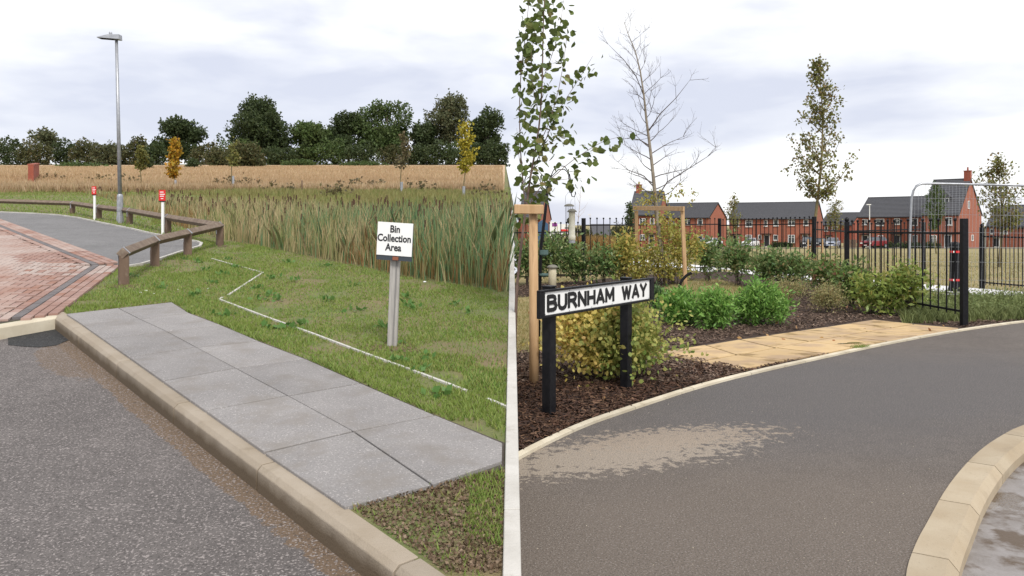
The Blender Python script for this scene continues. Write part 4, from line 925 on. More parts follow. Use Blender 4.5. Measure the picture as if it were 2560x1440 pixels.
railing('short black railing between the thick post and the ball-topped post', F3, F4, topz(F3, 558), topz(F4, 558), 6, .18, ends=(False, 2))
railing('nearest black railing, ending at the tall post beside the buff slabs', F4, F5, topz(F4, 556), topz(F5, 551), 16, .24, r=.011, ends=(False, True), raildrop=.2)
F6 = Rp(2309, 699); F7 = Rp(2455, 722); F8 = Rp(2600, 735)
railing('farther black railing seen through the nearest one, ending at the gap', Rp(2124, 712), F6, topz(Rp(2124, 712), 562), topz(F6, 558), 17, .16, ends=(False, True))
railing('black railing at the right edge beyond the gateway', F7, F8, topz(F7, 571), topz(F8, 573), 13, .16, ends=(2, False), raildrop=.2)
F0 = Rp(1285, 707)
railing('low hooped black railing at the left, behind the bird feeders', F0, F1, topz(F0, 560), topz(F1, 558), 11, .16, ends=(False, False), raildrop=.24)
hoop = thing('garden_gate', Rp(1376, 706), 'black bow-topped gate behind the bird feeding pole', 'gate'); hb = Rp(1376, 704)
for k in range(3):
    cx_ = hb.x-.42+k*.42; q = MB(); pts = [Vector((cx_-.19, hb.y-.1, .15))]+[Vector((cx_-.19*math.cos(a), hb.y-.1, 1.15+.19*math.sin(a))) for a in [i*math.pi/8 for i in range(9)]]+[Vector((cx_+.19, hb.y-.1, .15))]
    q.tube(pts, .009, 5); q.build('hoop', m_black, hoop)
MB().bar((hb.x-.65, hb.y-.1, .2), (hb.x+.65, hb.y-.1, .2), .012, .03).build('rail', m_black, hoop)
# temporary mesh fence panel
t = thing('mesh_fence_panel', P(2276, 735, 17.5), 'grey tubular temporary fence panel with thin wire mesh, standing in the gateway', 'fence panel')
d = 17.5; pts = [P(2270, 738, d), P(2273, 640, d), P(2277, 540, d), P(2279, 497, d), P(2283, 478, d), P(2291, 465, d), P(2304, 459, d), P(2340, 459, d), P(2480, 462, d-.4), P(2640, 466, d-.9)]
MB().tube(pts, .026, 10).build('frame_tube', m_galv, t, smooth=True)
MB().tube([P(2270, 737, d), P(2480, 737, d-.4), P(2640, 741, d-.9)], .024, 8).build('bottom_tube', m_galv, t, smooth=True)
for k in range(1, 40):
    px = 2279+k*8.6; dd = d-.9*max(0, (px-2340))/300
    if px > 2600: break
    MB().tube([P(px-4 if px < 2300 else px-6, 735, dd), P(px, 461 if px > 2300 else 480, dd)], .0028, 3).build('wire', m_galv, t)
for py in (495, 535, 579, 616, 653, 698):
    MB().tube([P(2274, py, d), P(2340, py+1, d), P(2640, py+5, d-.9)], .0032, 3).build('wire', m_galv, t)
# bollard
b = Rp(2387, 729); s = b.y/F
t = thing('bollard', b, 'black plastic bollard with red and white reflective bands behind the mesh panel', 'bollard')
MB().lathe(b, [(.15, 0), (.15, .05), (.125, .16), (.118, .22), (.108, 1.02), (.118, 1.05), (.118, 1.12), (.09, 1.165), (.03, 1.18)], 16).build('body', m_black, t, smooth=True)
for zz_ in (.255, .92): MB().lathe(b+Vector((0, 0, zz_)), [(.1195 if zz_ < .5 else .113, 0), (.1195 if zz_ < .5 else .113, .05)], 16).build('reflective_band', M('red_band', (.65, .02, .02), .4), t); MB().box(b+Vector((-.075, -.098, zz_+.025)), (.03, .012, .045)).build('band_end', m_white, t)

# ================================================================== STAKES, BIRCH, FEEDERS
t = thing('tree_stake', Rp(1335, 961), 'round pine stake with a crossbar, left of the street name sign', 'stake'); b = Rp(1335, 961)
MB().tube([b-Vector((0, 0, .1)), b+Vector((0, 0, .5)), P(1333, 530, b.y)], [.048, .047, .044], 14).build('stake', m_stake, t, smooth=True)
q = MB().bar(P(1285, 523, b.y-.07), P(1359, 524, b.y-.07), .06, .095); q.build('crossbar', m_stake, t, bevel=.008)
BD = 8.25
br = {'main': ([(1286,945),(1289,800),(1292,720),(1300,640),(1308,570),(1317,510),(1326,440),(1338,380),(1350,300),(1356,200),(1357,100),(1360,20),(1364,-60)], .017),
 1: ([(1312,540),(1340,478),(1380,445),(1425,405),(1470,375),(1510,352),(1550,342)], .006), 2: ([(1330,430),(1352,380),(1390,285),(1425,232),(1452,190),(1482,140)], .006),
 3: ([(1314,530),(1302,400),(1298,280),(1302,180),(1312,100),(1322,10),(1325,-50)], .007), 4: ([(1340,375),(1368,320),(1385,270),(1402,200),(1414,120),(1420,60)], .005),
 5: ([(1322,470),(1360,455),(1400,450),(1440,444),(1458,448)], .004), 6: ([(1350,300),(1332,220),(1326,150),(1336,80),(1342,20)], .004), 7: ([(1356,200),(1376,150),(1392,100),(1403,50),(1410,-10)], .004),
 8: ([(1318,490),(1306,440),(1296,385),(1292,320)], .004), 9: ([(1300,330),(1316,290),(1338,250),(1348,210)], .003), 10: ([(1338,385),(1365,365),(1395,345),(1425,330)], .004), 11: ([(1318,505),(1335,490),(1365,480),(1385,492)], .003)}
t = thing('birch_tree', P(1286, 945, BD), 'young birch with large green leaves leaning in from the left of the street name sign', 'tree')
pos = []
for k, (pl, r) in br.items():
    rr = random.Random(str(k)); dz = 0 if k == 'main' else rr.uniform(-.35, .3); n_ = len(pl)
    pts = [P(px, py, BD+dz*i/(n_-1)) for i, (px, py) in enumerate(pl)]
    MB().tube(smooth_line(pts, 1), [r*(1-.75*i/(len(smooth_line(pts, 1))-1)) for i in range(len(smooth_line(pts, 1)))], 6).build('trunk' if k == 'main' else 'branch', m_bark_b, t, smooth=True)
    L_ = sum((b_-a_).length for a_, b_ in zip(pts[:-1], pts[1:])); cnt = int(L_*(34 if k == 'main' else 44))
    for _ in range(cnt):
        f = rr.uniform(.38 if k == 'main' else .18, 1)*(n_-1); i = min(int(f), n_-2); q_ = pts[i].lerp(pts[i+1], f-i)
        q_ = q_+Vector((rr.gauss(.01, .06), rr.gauss(0, .08), rr.gauss(-.02, .05)))
        if q_.x > .025: pos.append(q_)
for _ in range(190):
    px, py = random.uniform(1298, 1425), random.uniform(20, 480)
    if random.random() < .45*(px-1298)/127: continue
    pos.append(P(px, py, BD+random.uniform(-.35, .35)))
random.shuffle(pos)
me = bpy.data.meshes.new('leaf')      # ovate birch leaf, folded on its midrib, tip curling
lv = [(0,0,0),(.18,.20,.03),(.5,.30,.05),(.8,.14,.02),(1,0,-.06),(.8,-.14,.02),(.5,-.30,.05),(.18,-.20,.03),(.5,0,-.02)]
me.from_pydata([(a*.088, b*.112, c*.09) for a, b, c in lv], [], [(0,1,8),(1,2,8),(2,3,8),(3,4,8),(4,5,8),(5,6,8),(6,7,8),(7,0,8)]); me.materials.append(lf_birch)
for i, p in enumerate(pos[:300]):
    o = bpy.data.objects.new('leaf', me); reg(o, t); o.location = p-WL[t.name]; a = random.uniform(0, 6.283)
    dr = Vector((math.cos(a)*.8, math.sin(a)*.8, random.uniform(-1.2, .35))).normalized(); o.rotation_euler = dr.to_track_quat('X', 'Z').to_euler(); o.rotation_euler.rotate_axis('X', random.uniform(-1.3, 1.3)); sc_ = random.uniform(.65, 1.2); o.scale = (sc_, sc_, sc_)
if len(pos) > 300:
    pp_ = np.array([list(p) for p in pos[300:]]); c = npm('small_leaves', leaves6(pp_, .078, .85, 0, hang=.4), 6, lf_birch_i, t); c['kind'] = 'stuff'
print('BIRCH LEAVES', len(pos))
# feeding station
fd = 8.9; fb = Vector((P(1344, 900, fd).x, fd, 0))
t = thing('bird_feeder_pole', fb, 'leaning black bird feeding pole with curled hook arms, behind the pine stake', 'bird feeder pole')
MB().tube([fb, P(1352, 620, fd), P(1362, 540, fd), P(1371, 462, fd)], [.019, .019, .017, .015], 8).build('pole', m_black, t, smooth=True)
MB().tube([P(1370, 480, fd), P(1373, 450, fd), P(1384, 425, fd), P(1398, 414, fd), P(1412, 416, fd), P(1421, 430, fd), P(1423, 455, fd), P(1422, 470, fd), P(1424, 480, fd), P(1429, 482, fd), P(1431, 474, fd), P(1431, 466, fd)], .006, 6).build('hook_arm', m_black, t, smooth=True)
MB().tube([P(1372, 470, fd), P(1380, 440, fd), P(1396, 424, fd), P(1412, 424, fd), P(1424, 436, fd), P(1428, 462, fd), P(1427, 480, fd), P(1430, 491, fd), P(1436, 492, fd), P(1439, 484, fd), P(1438, 479, fd)], .006, 6).build('hook_arm', m_black, t, smooth=True)
MB().tube([P(1368, 480, fd), P(1358, 440, fd), P(1340, 420, fd), P(1318, 430, fd), P(1312, 450, fd), P(1313, 462, fd), P(1309, 469, fd), P(1304, 464, fd), P(1305, 455, fd)], .006, 6).build('hook_arm', m_black, t, smooth=True)
MB().tube([P(1366, 490, fd), P(1345, 440, fd), P(1320, 428, fd), P(1300, 436, fd), P(1301, 455, fd), P(1297, 464, fd), P(1291, 459, fd)], .006, 6).build('hook_arm', m_black, t, smooth=True)
m_dish = M('green_dish', (.09, .15, .14), .5)
for px, py, r in ((1360, 636, .048), (1360, 688, .05)): MB().lathe(P(px, py, fd-.02), [(.02, -.02), (r, 0), (r, .02 if py > 650 else .05), (r*.9, .01)], 14).build('water_dish', m_dish, t)
m_cream = M('cream_plastic', (.58, .52, .38), .5, (.48, .43, .30), 9); m_cap = M('feeder_cap', (.17, .16, .13), .6); m_seed = M('seed', (.05, .055, .045), .9, (.12, .11, .08), 60); m_tubeg = M('feeder_tube', (.62, .60, .50), .25, (.50, .47, .36), 10, spec=.6)
c = P(1421, 620, fd-.02); t = thing('bird_feeder', c, 'long tubular seed feeder with a green domed cap hanging from the curled hook', 'bird feeder')
MB().lathe(P(1430, 601, fd-.03), [(.035, 0), (.04, .01), (.04, .045), (.034, .06), (.034, .31), (.036, .315)], 14).build('seed_tube', m_tubeg, t, smooth=True)
MB().lathe(P(1430, 530, fd-.03), [(.054, 0), (.052, .012), (.03, .03), (.008, .036)], 14).build('cap', m_cap, t, smooth=True)
MB().tube([P(1421, 528, fd-.03), P(1428, 500, fd-.03), P(1437, 492, fd-.03), P(1438, 528, fd-.03)], .0015, 4).build('hanging_wire', m_galv, t)
MB().lathe(P(1430, 601, fd-.03), [(.036, -.03), (.037, 0)], 12).build('base', m_galv, t)
t = thing('bird_feeder', P(1423, 575, fd+.08), 'wire nut feeder with dark fat balls and a domed cap, just behind the tubular one', 'bird feeder')
q = MB(); c = P(1423, 570, fd+.1)
for k in range(10): a = k*.628; q.tube([c+Vector((.042*math.cos(a), .042*math.sin(a), 0)), c+Vector((.042*math.cos(a), .042*math.sin(a), .24))], .0015, 3)
q.build('wire_cage', m_blackmat, t)
MB().lathe(P(1425, 560, fd+.1), [(.012, 0), (.036, .02), (.036, .055), (.012, .075)], 10).build('fat_ball', m_seed, t, smooth=True)
MB().lathe(P(1423, 516, fd+.1), [(.058, 0), (.054, .012), (.03, .026), (.006, .03)], 14).build('cap', m_cap, t, smooth=True)
MB().lathe(P(1423, 572, fd+.1), [(.05, 0), (.052, .015), (.03, .018)], 12).build('tray', m_cap, t)
MB().tube([P(1413, 514, fd+.1), P(1414, 490, fd+.1), P(1420, 482, fd), P(1426, 482, fd+.05)], .0015, 4).build('hanging_wire', m_blackmat, t)
b = Rp(1381, 735); t = thing('capped_feeder', b, 'stubby cream cylinder with a brown domed cap standing behind the nameplate', 'garden light'); s = b.y/F  # capped cylinder taken for a bird feeder; it gives no light
MB().lathe(b, [(10*s, 0), (10*s, 66*s), (9*s, 67*s)], 16).build('body', m_cream, t, smooth=True)
MB().lathe(b+Vector((0, 0, 66*s)), [(8*s, -2*s), (14.5*s, 0), (14*s, 2*s), (9*s, 6*s), (2*s, 7.5*s)], 16).build('cap', m_cap, t, smooth=True)
# hornbeam with goalpost stakes
gs_ = [Rp(1592, 712), Rp(1714, 726)]
t = thing('stake_frame', gs_[0], 'pine goalpost frame of two square stakes and a crossbar round the bare-topped tree', 'tree stakes')
MB().bar(gs_[0], P(1591, 527, gs_[0].y), .085, .085, up=Vector((0, 1, 0))).build('stake', m_stake, t, bevel=.005)
MB().bar(gs_[1], P(1706, 527, gs_[1].y), .085, .085, up=Vector((0, 1, 0))).build('stake', m_stake, t, bevel=.005)
MB().bar(P(1584, 520, gs_[0].y-.1), P(1710, 522, gs_[1].y-.12), .05, .11).build('crossbar', m_stake, t, bevel=.005)
HD = 20.6; tb = Rp(1665, 714); tp_ = [(1665,714),(1657,650),(1648,590),(1641,530),(1637,480),(1631,420),(1624,360),(1616,300),(1610,240),(1601,180),(1589,130),(1570,84),(1560,55)]
t = thing('bare_topped_tree', tb, 'tall thin tree, bare above and autumn-leaved below, tied between the goalpost stakes', 'tree')
tpts = [P(px, py, tb.y) for px, py in tp_]; tpts[0] = tb
TR = [.068, .06, .055, .052, .048, .042, .037, .031, .025, .019, .014, .009, .005]
MB().tube(tpts, TR, 10).build('trunk', M('hornbeam_bark', (.20, .165, .125), .9, (.30, .26, .20), 9, .008, 30), t, smooth=True)
rr = random.Random(8); bmb = MB(); tips = []
def grow_branch(p, d, L_, r, depth):
    pts = [p]; dd = d.normalized(); n_ = 6
    bend = Vector((rr.gauss(0, .10), rr.gauss(0, .12), rr.uniform(.04, .20)))
    for i in range(n_):
        dd = (dd+bend*.55+Vector((rr.gauss(0, .11), rr.gauss(0, .11), rr.gauss(0, .09)))).normalized(); pts.append(pts[-1]+dd*L_/n_)
    bmb.tube(pts, [max(.0018, r*(1-.85*i/n_)) for i in range(n_+1)], 4, caps=False); tips.append(pts)
    if depth > 0:
        for k in range(rr.randint(2, 4)):
            i = rr.randint(2, n_-1); s_ = rr.choice((-1, 1)); dn = (pts[i]-pts[i-1]).normalized(); side = Vector((dn.z*s_, rr.uniform(-.6, .6), -dn.x*s_*.5+.3)).normalized()
            grow_branch(pts[i], dn*.8+side*.7, L_*rr.uniform(.35, .6), r*.5, depth-1)
for i in range(34):
    f = (.28+.68*i/33)*(len(tpts)-1); k = min(int(f), len(tpts)-2); p = tpts[k].lerp(tpts[k+1], f-k); up_ = f/(len(tpts)-1)
    s_ = 1 if i % 2 else -1; L_ = (1.45-1.0*up_)*rr.uniform(.7, 1.15)*(1.15 if s_ > 0 else .9)
    grow_branch(p, Vector((s_*(1.0-.35*up_), rr.uniform(-.8, .8), .25+.55*up_)), L_, .017*(1.25-up_), 2 if L_ > .5 else 1)
for px0, py0, pts_ in ((1639, 500, [(1668,455),(1700,435),(1740,410),(1768,392),(1790,368)]), (1625, 365, [(1600,350),(1575,345),(1555,348)]), (1637, 470, [(1610,440),(1570,425),(1545,405)]), (1610, 240, [(1590,190),(1560,150),(1520,110)]), (1620, 330, [(1650,285),(1690,245),(1725,200)])):
    ps = [P(px0, py0, tb.y)]+[P(a, b_, tb.y-.05*i) for i, (a, b_) in enumerate(pts_)]; bmb.tube(ps, [.018*(1-.8*i/(len(ps)-1)) for i in range(len(ps))], 5)
    for p_ in ps[1:]:
        for _ in range(2): grow_branch(p_, Vector((rr.uniform(-.6, 1)*(1 if px0 < pts_[0][0] else -1), rr.uniform(-.4, .4), rr.uniform(-.2, .8))), rr.uniform(.3, .7), .006, 1)
bmb.build('branches', m_twig, t)['kind'] = 'stuff'
# low leafy part
p1, o1 = [], []
for (px, py, rx, rz, n_) in [(1660, 630, 62, 55, 150), (1610, 650, 45, 38, 80), (1700, 640, 50, 55, 100), (1655, 560, 55, 40, 60), (1620, 500, 45, 30, 30), (1690, 580, 40, 30, 45), (1650, 680, 80, 22, 90), (1580, 690, 50, 20, 50), (1735, 610, 35, 45, 50), (1690, 490, 60, 30, 14)]:
    c = P(px, py, tb.y); s = tb.y/F; p, o = blob((c.x, c.y, c.z), (rx*s, rx*s*.8, rz*s), n_, 9, .055, RN, .55, .03); p1.append(p); o1.append(o)
c = npm('foliage', leaves(np.concatenate(p1), .072, .65, 0, np.concatenate(o1)*.4), 4, lf_ctree, t); c['kind'] = 'stuff'
q = MB(); c0 = Rp(1660, 712)
for k in range(26):
    a = random.uniform(0, 6.283); e = P(random.uniform(1590, 1740), random.uniform(590, 680), tb.y+random.uniform(-.4, .4)); q.tube([c0+Vector((random.uniform(-.3, .4), random.uniform(-.2, .2), 0)), c0.lerp(e, .5)+Vector((0, 0, .05)), e], [.008, .006, .003], 4)
q.build('low_branches', m_twig, t)['kind'] = 'stuff'
hs = [P(1697, 724, 19), P(1700, 710, 19), P(1708, 697, 19), P(1718, 687, 19), P(1729, 682, 19)]
tag(MB().tube(smooth_line(hs, 2), .034, 8).build('drain_hose', m_blackmat, smooth=True), 'curved black plastic pipe sticking out of the bark by the goalpost stakes', 'pipe')

# ================================================================== GARDEN SHRUBS
def shrub(name, label, px, basepy, toppy, hwpx, leafm, n=260, per=9, leaf=.06, sig=.05, asp=.5, depth=.8, group=None, up=.3, stems=9, skirt=.35, seed=0, extra=None, base=None):
    rg = np.random.default_rng(seed+int(px)); b = base or Rp(px, basepy); s = b.y/F; H = (basepy-toppy)*s; W = hwpx*s
    t = thing(name, b, label, 'shrub', group); P_, O_ = [], []
    rr = random.Random(int(px)+seed)
    for k in range(7):
        a = k*.9+rr.uniform(-.3, .3); rad = 0 if k == 0 else rr.uniform(.3, .6); sc_ = .62 if k == 0 else rr.uniform(.38, .55)
        c = (b.x+math.cos(a)*rad*W, b.y+math.sin(a)*rad*W*depth, b.z+H*(skirt+(.22 if k == 0 else rr.uniform(-.02, .22))))
        p, o = blob(c, (W*sc_, W*sc_*depth, H*(1-skirt)*sc_*.95), n//7, per, sig, rg, .4, b.z+.02); P_.append(p); O_.append(o)
    ns = int(n*.09)                                    # shoots that break the outline
    dd_ = unit(rg.normal(size=(ns, 3))*np.array([1, 1, .6])+np.array([0, 0, .55])); tt_ = np.linspace(.55, 1.22, 9)
    sh = np.array([b.x, b.y, b.z+H*.42])+(dd_[:, None, :]*tt_[None, :, None]*rg.uniform(.8, 1.12, (ns, 1, 1)))*np.array([W, W*depth, H*.62])
    sh[:, :, 2] -= (tt_**2*.06*H)[None, :]*rg.uniform(0, 2.5, (ns, 1)); sh = (sh+rg.normal(size=sh.shape)*leaf*.3).reshape(-1, 3); kk_ = sh[:, 2] > b.z+.02
    P_.append(sh[kk_]); O_.append(np.repeat(dd_, 9, 0)[kk_])
    P_ = np.concatenate(P_); O_ = np.concatenate(O_); hexa = extra is not None; nk = 6 if hexa else 4; L = (leaves6 if hexa else leaves)(P_, leaf, asp, up, O_, rng=rg)
    if extra is not None:
        msk = extra(P_); c = npm('foliage', L.reshape(-1, 6, 3)[msk].reshape(-1, 3), 6, leafm[0], t); c['kind'] = 'stuff'; c = npm('foliage', L.reshape(-1, 6, 3)[~msk].reshape(-1, 3), 6, leafm[1], t); c['kind'] = 'stuff'
    else: c = npm('foliage', L, 4, leafm, t); c['kind'] = 'stuff'
    q = MB()
    for k in range(stems):
        a = rr.uniform(0, 6.283); e = Vector((b.x+math.cos(a)*W*.6*rr.random(), b.y+math.sin(a)*W*.5*rr.random(), b.z+H*rr.uniform(.5, .85))); q.tube([b+Vector((rr.gauss(0, .04), rr.gauss(0, .04), -.02)), b.lerp(e, .5)+Vector((math.cos(a)*.03, 0, 0)), e], [.009, .006, .003], 4)
    q.build('stems', m_twig, t)['kind'] = 'stuff'; return t
xs_ = (1500-1280)/F*8.6
shrub('dogwood_shrub', 'large dogwood behind the nameplate, yellow on its left and green on its right', 1535, 952, 728, 175, (lf_dog_y, lf_dog_g), n=1500, per=7, leaf=.050, sig=.05, asp=.72, depth=.7, up=0, stems=26, skirt=.42,
      extra=lambda p: (p[:, 0]-.35*(p[:, 2]-.4)+RN.normal(size=len(p))*.10 < (1480-1280)/F*8.4+.12*np.sin(p[:, 2]*9)))
CH = [(1700, 818, 722, 50, 'bright green glossy shrub just right of the nameplate, first of the three'), (1787, 830, 716, 47, 'bright green glossy shrub in the middle of the three'), (1899, 820, 700, 70, 'broadest bright green glossy shrub, nearest the buff slabs')]
for i, (px, by, ty, hw, lb_) in enumerate(CH): shrub('choisya_shrub', lb_, px, by-6, ty, hw*1.08, lf_choisya, n=420+120*(i == 2), per=8, leaf=.085, sig=.05, asp=.33, up=.5, skirt=.36, group='bright green shrubs in the bark bed', seed=i)
shrub('choisya_shrub', 'grey-green shrub peeping over the right end of the nameplate', 1638, 775, 706, 28, leafmat('greygreen_leaves', [(.09, .16, .06), (.14, .22, .09), (.06, .11, .04)]), n=200, per=8, leaf=.06, sig=.05, asp=.35)
shrub('variegated_shrub', 'fawn variegated shrub behind the broad bright green one', 1965, 760, 688, 66, lf_vari, n=380, per=10, leaf=.032, sig=.05, asp=.5, stems=14)
shrub('variegated_shrub', 'fawn variegated shrub in front of the thick railing post', 2072, 784, 700, 46, lf_vari, n=320, per=10, leaf=.032, sig=.05, asp=.5, stems=14)
LS = [(1318, 712, 596, 40, lf_laurel, 'dark leafy shrub at the left end of the hooped railing'), (1385, 712, 585, 44, lf_laurel, 'leafy shrub behind the bird feeders'), (1440, 714, 600, 36, lf_laurel, 'dark leafy shrub left of the first railing post'),
 (1510, 716, 610, 46, lf_laurel, 'leafy shrub between the first railing post and the goalpost stakes'), (1562, 716, 580, 32, lf_ctree, 'orange-tinged shrub beside the left goalpost stake'), (1772, 705, 590, 42, lf_laurel, 'leafy shrub right of the right goalpost stake'), (1845, 716, 592, 56, lf_laurel, 'big leafy shrub in front of the middle terrace'),
 (1925, 722, 622, 48, lf_laurel, 'leafy shrub rising behind the fawn shrub'), (1990, 725, 628, 46, lf_laurel, 'leafy shrub just left of the thick railing post'),
 (2072, 745, 640, 40, lf_photinia, 'red-tipped photinia between the thick post and the ball-topped post'), (2128, 770, 655, 38, lf_photinia, 'red-tipped photinia in front of the ball-topped post'), (2175, 785, 690, 40, lf_lime, 'lime-green leafy shrub, left one of those at the nearest railing'),
 (2225, 790, 680, 38, lf_lime, 'lime-green leafy shrub with bare lower stems by the nearest railing'), (2275, 792, 652, 40, lf_lime, 'taller lime-green shrub before the mesh fence panel')]
for i, (px, by, ty, hw, lm, lb_) in enumerate(LS):
    shrub('garden_shrub', lb_, px, by, ty, hw, lm, n=105 if px > 2150 else 160, per=8, leaf=.115 if lm is not lf_lime else .10, sig=.11, asp=.42, stems=10, skirt=.45, group='leafy shrubs along the railings', seed=i)
# weeds at the foot of the railings, right
n = 9000; px = RN.uniform(2255, 2620, n); py = RN.uniform(752, 806, n)+(2450-px)*.03; yy = 3200/(py-560); xx = (px-1280)/F*yy
V, k = blades(xx, yy, np.full(n, .01), RN.uniform(.05, .22, n), .014, .6, seg=2); tag(npm('weedy_grass', V, k, leafmat('weedy_grass_blades', [(.17, .21, .075), (.25, .28, .11), (.12, .15, .05)])), 'rank green grass and weeds under the nearest railing', 'grass', kind='stuff')
n = 5200; px = RN.uniform(2280, 2620, n); py = RN.uniform(742, 792, n); yy = 3200/(py-560); P_ = np.stack([(px-1280)/F*yy, yy, RN.uniform(.02, .2, n)], 1)
tag(npm('ground_cover', leaves(P_, .05, .5, .3), 4, leafmat('weed_leaves_fine', [(.17, .22, .08), (.25, .29, .11), (.12, .16, .05)])), 'low leafy ground cover spreading through the railing foot', 'ground cover', kind='stuff')
# bark chips
def chips(n, y0, y1, L_, W_, mat, label, pw=1.0):
    y = y0+(y1-y0)*RN.random(n)**pw; x = RN.random(n)*(.66*y); ok = inpoly(x, y, bedpoly) & (distpoly(x, y, [(p.x, p.y) for p in KO]) > .012) & (x > .05)
    ok &= ~inpoly(x, y, [(Rp(*p).x, Rp(*p).y) for p in bb]+[(Rp(*p).x+.05, Rp(*p).y-.12) for p in bn[::-1]]); ok &= ~in_any(x, y, [[(Rp(*p).x, Rp(*p).y) for p in g_] for g_ in (gp1, gp2)])
    x, y = x[ok], y[ok]; n = len(x); a = RN.normal(size=(n, 3))*np.array([1, 1, .28]); a = unit(a); up = unit(RN.normal(size=(n, 3))*.35+np.array([0, 0, 1])); b = unit(np.cross(a, up)); nn = np.cross(b, a)
    l = L_*RN.uniform(.4, 1.5, (n, 1)); w_ = W_*RN.uniform(.4, 1.5, (n, 1)); c = np.stack([x, y, .018+RN.random(n)*.018], 1)
    v = [c-a*l/2-b*w_/2, c+a*l/2-b*w_*.3, c+a*l*.45+b*w_/2, c-a*l*.4+b*w_*.4]; tt = [q+nn*w_*.3 for q in v]
    V = np.concatenate([np.stack(f, 1) for f in ([tt[0], tt[1], tt[2], tt[3]], [v[0], v[1], tt[1], tt[0]], [v[2], v[3], tt[3], tt[2]])], 1).reshape(-1, 3)
    V = V.reshape(n, 3, 4, 3).reshape(-1, 3); tag(npm('bark_chips', V, 4, mat), label, 'bark chips', kind='stuff')
chips(30000, 5.2, 9.0, .055, .014, lf_chip, 'dark wet bark chips round the sign posts')
chips(40000, 8.0, 22, .05, .018, lf_chip2, 'paler dry bark chips spread through the far part of the bed', 1.3)
fp = []
for _ in range(140): fp.append(tuple(Rp(random.uniform(1300, 2400), random.uniform(735, 1000), .03)))
fp = np.array(fp); okp = inpoly(fp[:, 0], fp[:, 1], bedpoly); tag(npm('fallen_leaves', leaves(fp[okp], .06, .7, 0), 4, leafmat('fallen', [(.45, .27, .09), (.36, .16, .07), (.52, .36, .17)])), 'dead leaves lying on the bark', 'fallen leaves', kind='stuff')
# dry grass blades in the park and patches
n = 60000; y = 15+55*RN.random(n)**1.6; x = RN.random(n)*(.68*y)+.02*y
ok = ((~inpoly(x, y, bedpoly)) | in_any(x, y, [[(Rp(*p).x, Rp(*p).y) for p in g_] for g_ in (gp1, gp2)])) & (y > 10.5)
pth = [(p.x, p.y) for p in top]+[(p.x, p.y) for p in bot[::-1]]; ok &= ~inpoly(x, y, pth); ok &= ~((x > 8) & (y < 19))
x, y = x[ok], y[ok]; z = np.array([gR(v) for v in y])-.02; V, k = blades(x, y, z, RN.uniform(.03, .08, len(x)), .02, .6); tag(npm('park_grass', V, k, lf_grass_d), 'dry yellowing grass of the park beyond the railings', 'grass', kind='stuff')
xs, ys_ = [], []
n = 9000; px = RN.uniform(1290, 1500, n); py = RN.uniform(742, 884, n); yy = 3200/(py-560); xx = (px-1280)/F*yy; ok = in_any(xx, yy, [[(Rp(*p).x, Rp(*p).y) for p in gp1]])
V, k = blades(xx[ok], yy[ok], np.full(ok.sum(), .015), RN.uniform(.02, .06, ok.sum()), .012, .7); tag(npm('patch_grass', V, k, lf_grass_d), 'dry grass behind the pine stake at the left of the bed', 'grass', kind='stuff')
n = 9000; px = RN.uniform(1600, 1880, n); py = RN.uniform(697, 752, n); yy = 3200/(py-560); xx = (px-1280)/F*yy; ok = in_any(xx, yy, [[(Rp(*p).x, Rp(*p).y) for p in gp2]])
V, k = blades(xx[ok], yy[ok], np.full(ok.sum(), .015), RN.uniform(.02, .07, ok.sum()), .014, .7); tag(npm('patch_grass', V, k, lf_grass_d), 'thin dry grass behind the three bright green shrubs', 'grass', kind='stuff')
q = MB()
for px, py, r in ((640, 702, .02), (520, 722, .03), (445, 724, .02), (365, 728, .05), (352, 732, .035), (385, 735, .03), (700, 640, .03), (1062, 706, .06)):
    b = Lp(px, py); r *= .42; q.lathe(b, [(r*.7, 0), (r, r*.3), (r*.4, r*.7)], 6)
tag(q.build('litter_scraps', m_white), 'small white scraps of litter and stones lying in the lawn', 'litter', kind='stuff')
# stones on the drive
q = MB()
for _ in range(90):
    p = Rp(random.uniform(1300, 2400), random.uniform(930, 1420)); r = random.uniform(.0015, .0035)
    if inpoly(np.array([p.x]), np.array([p.y]), bedpoly)[0] or p.x > 3.2 or p.y > 7.5: continue
    q.lathe(p, [(r*.6, 0), (r, r*.5), (r*.4, r)], 5)
tag(q.build('loose_grit', m_edge), 'loose pale grit scattered on the drive', 'grit', kind='stuff')
# grass tuft in slab joint
tb_ = Rp(2150, 874); n = 160; x = tb_.x+RN.normal(size=n)*.07; y = tb_.y+RN.normal(size=n)*.03+(x-tb_.x)*.4
V, k = blades(x, y, np.full(n, .03), RN.uniform(.02, .06, n), .006, .8); tag(npm('grass_tuft', V, k, lf_grass), 'small grass tuft growing at the edge of the buff slabs', 'grass', kind='stuff')

# ================================================================== PARK TREES
young_tree('maple_tree', 'tall young maple rising above the middle terrace', 2040, 668, 148, [(150,6),(175,22),(230,36),(290,46),(335,72),(400,78),(440,64),(478,22)], lf_maple, 'R', ncl=185, per=18, leaf=.11, sig=.10, tr=.075, seed=11, upbias=1.3, lean=.018)
young_tree('maple_tree', 'young maple cut by the right edge of the view', 2500, 668, 392, [(394,10),(420,38),(470,58),(520,56),(560,22)], lf_maple, 'R', ncl=190, per=9, leaf=.11, sig=.10, tr=.06, seed=12)
young_tree('park_tree', 'small thin tree in front of the left end of the middle terrace', 1838, 640, 492, [(494,6),(520,15),(545,17),(570,8)], lf_maple, 'R', ncl=90, per=8, leaf=.12, sig=.10, tr=.045, seed=13)
young_tree('park_tree', 'small round-headed tree right of the middle terrace', 2090, 636, 494, [(498,6),(520,20),(545,24),(566,10)], lf_maple, 'R', ncl=110, per=8, leaf=.12, sig=.10, tr=.045, seed=14)
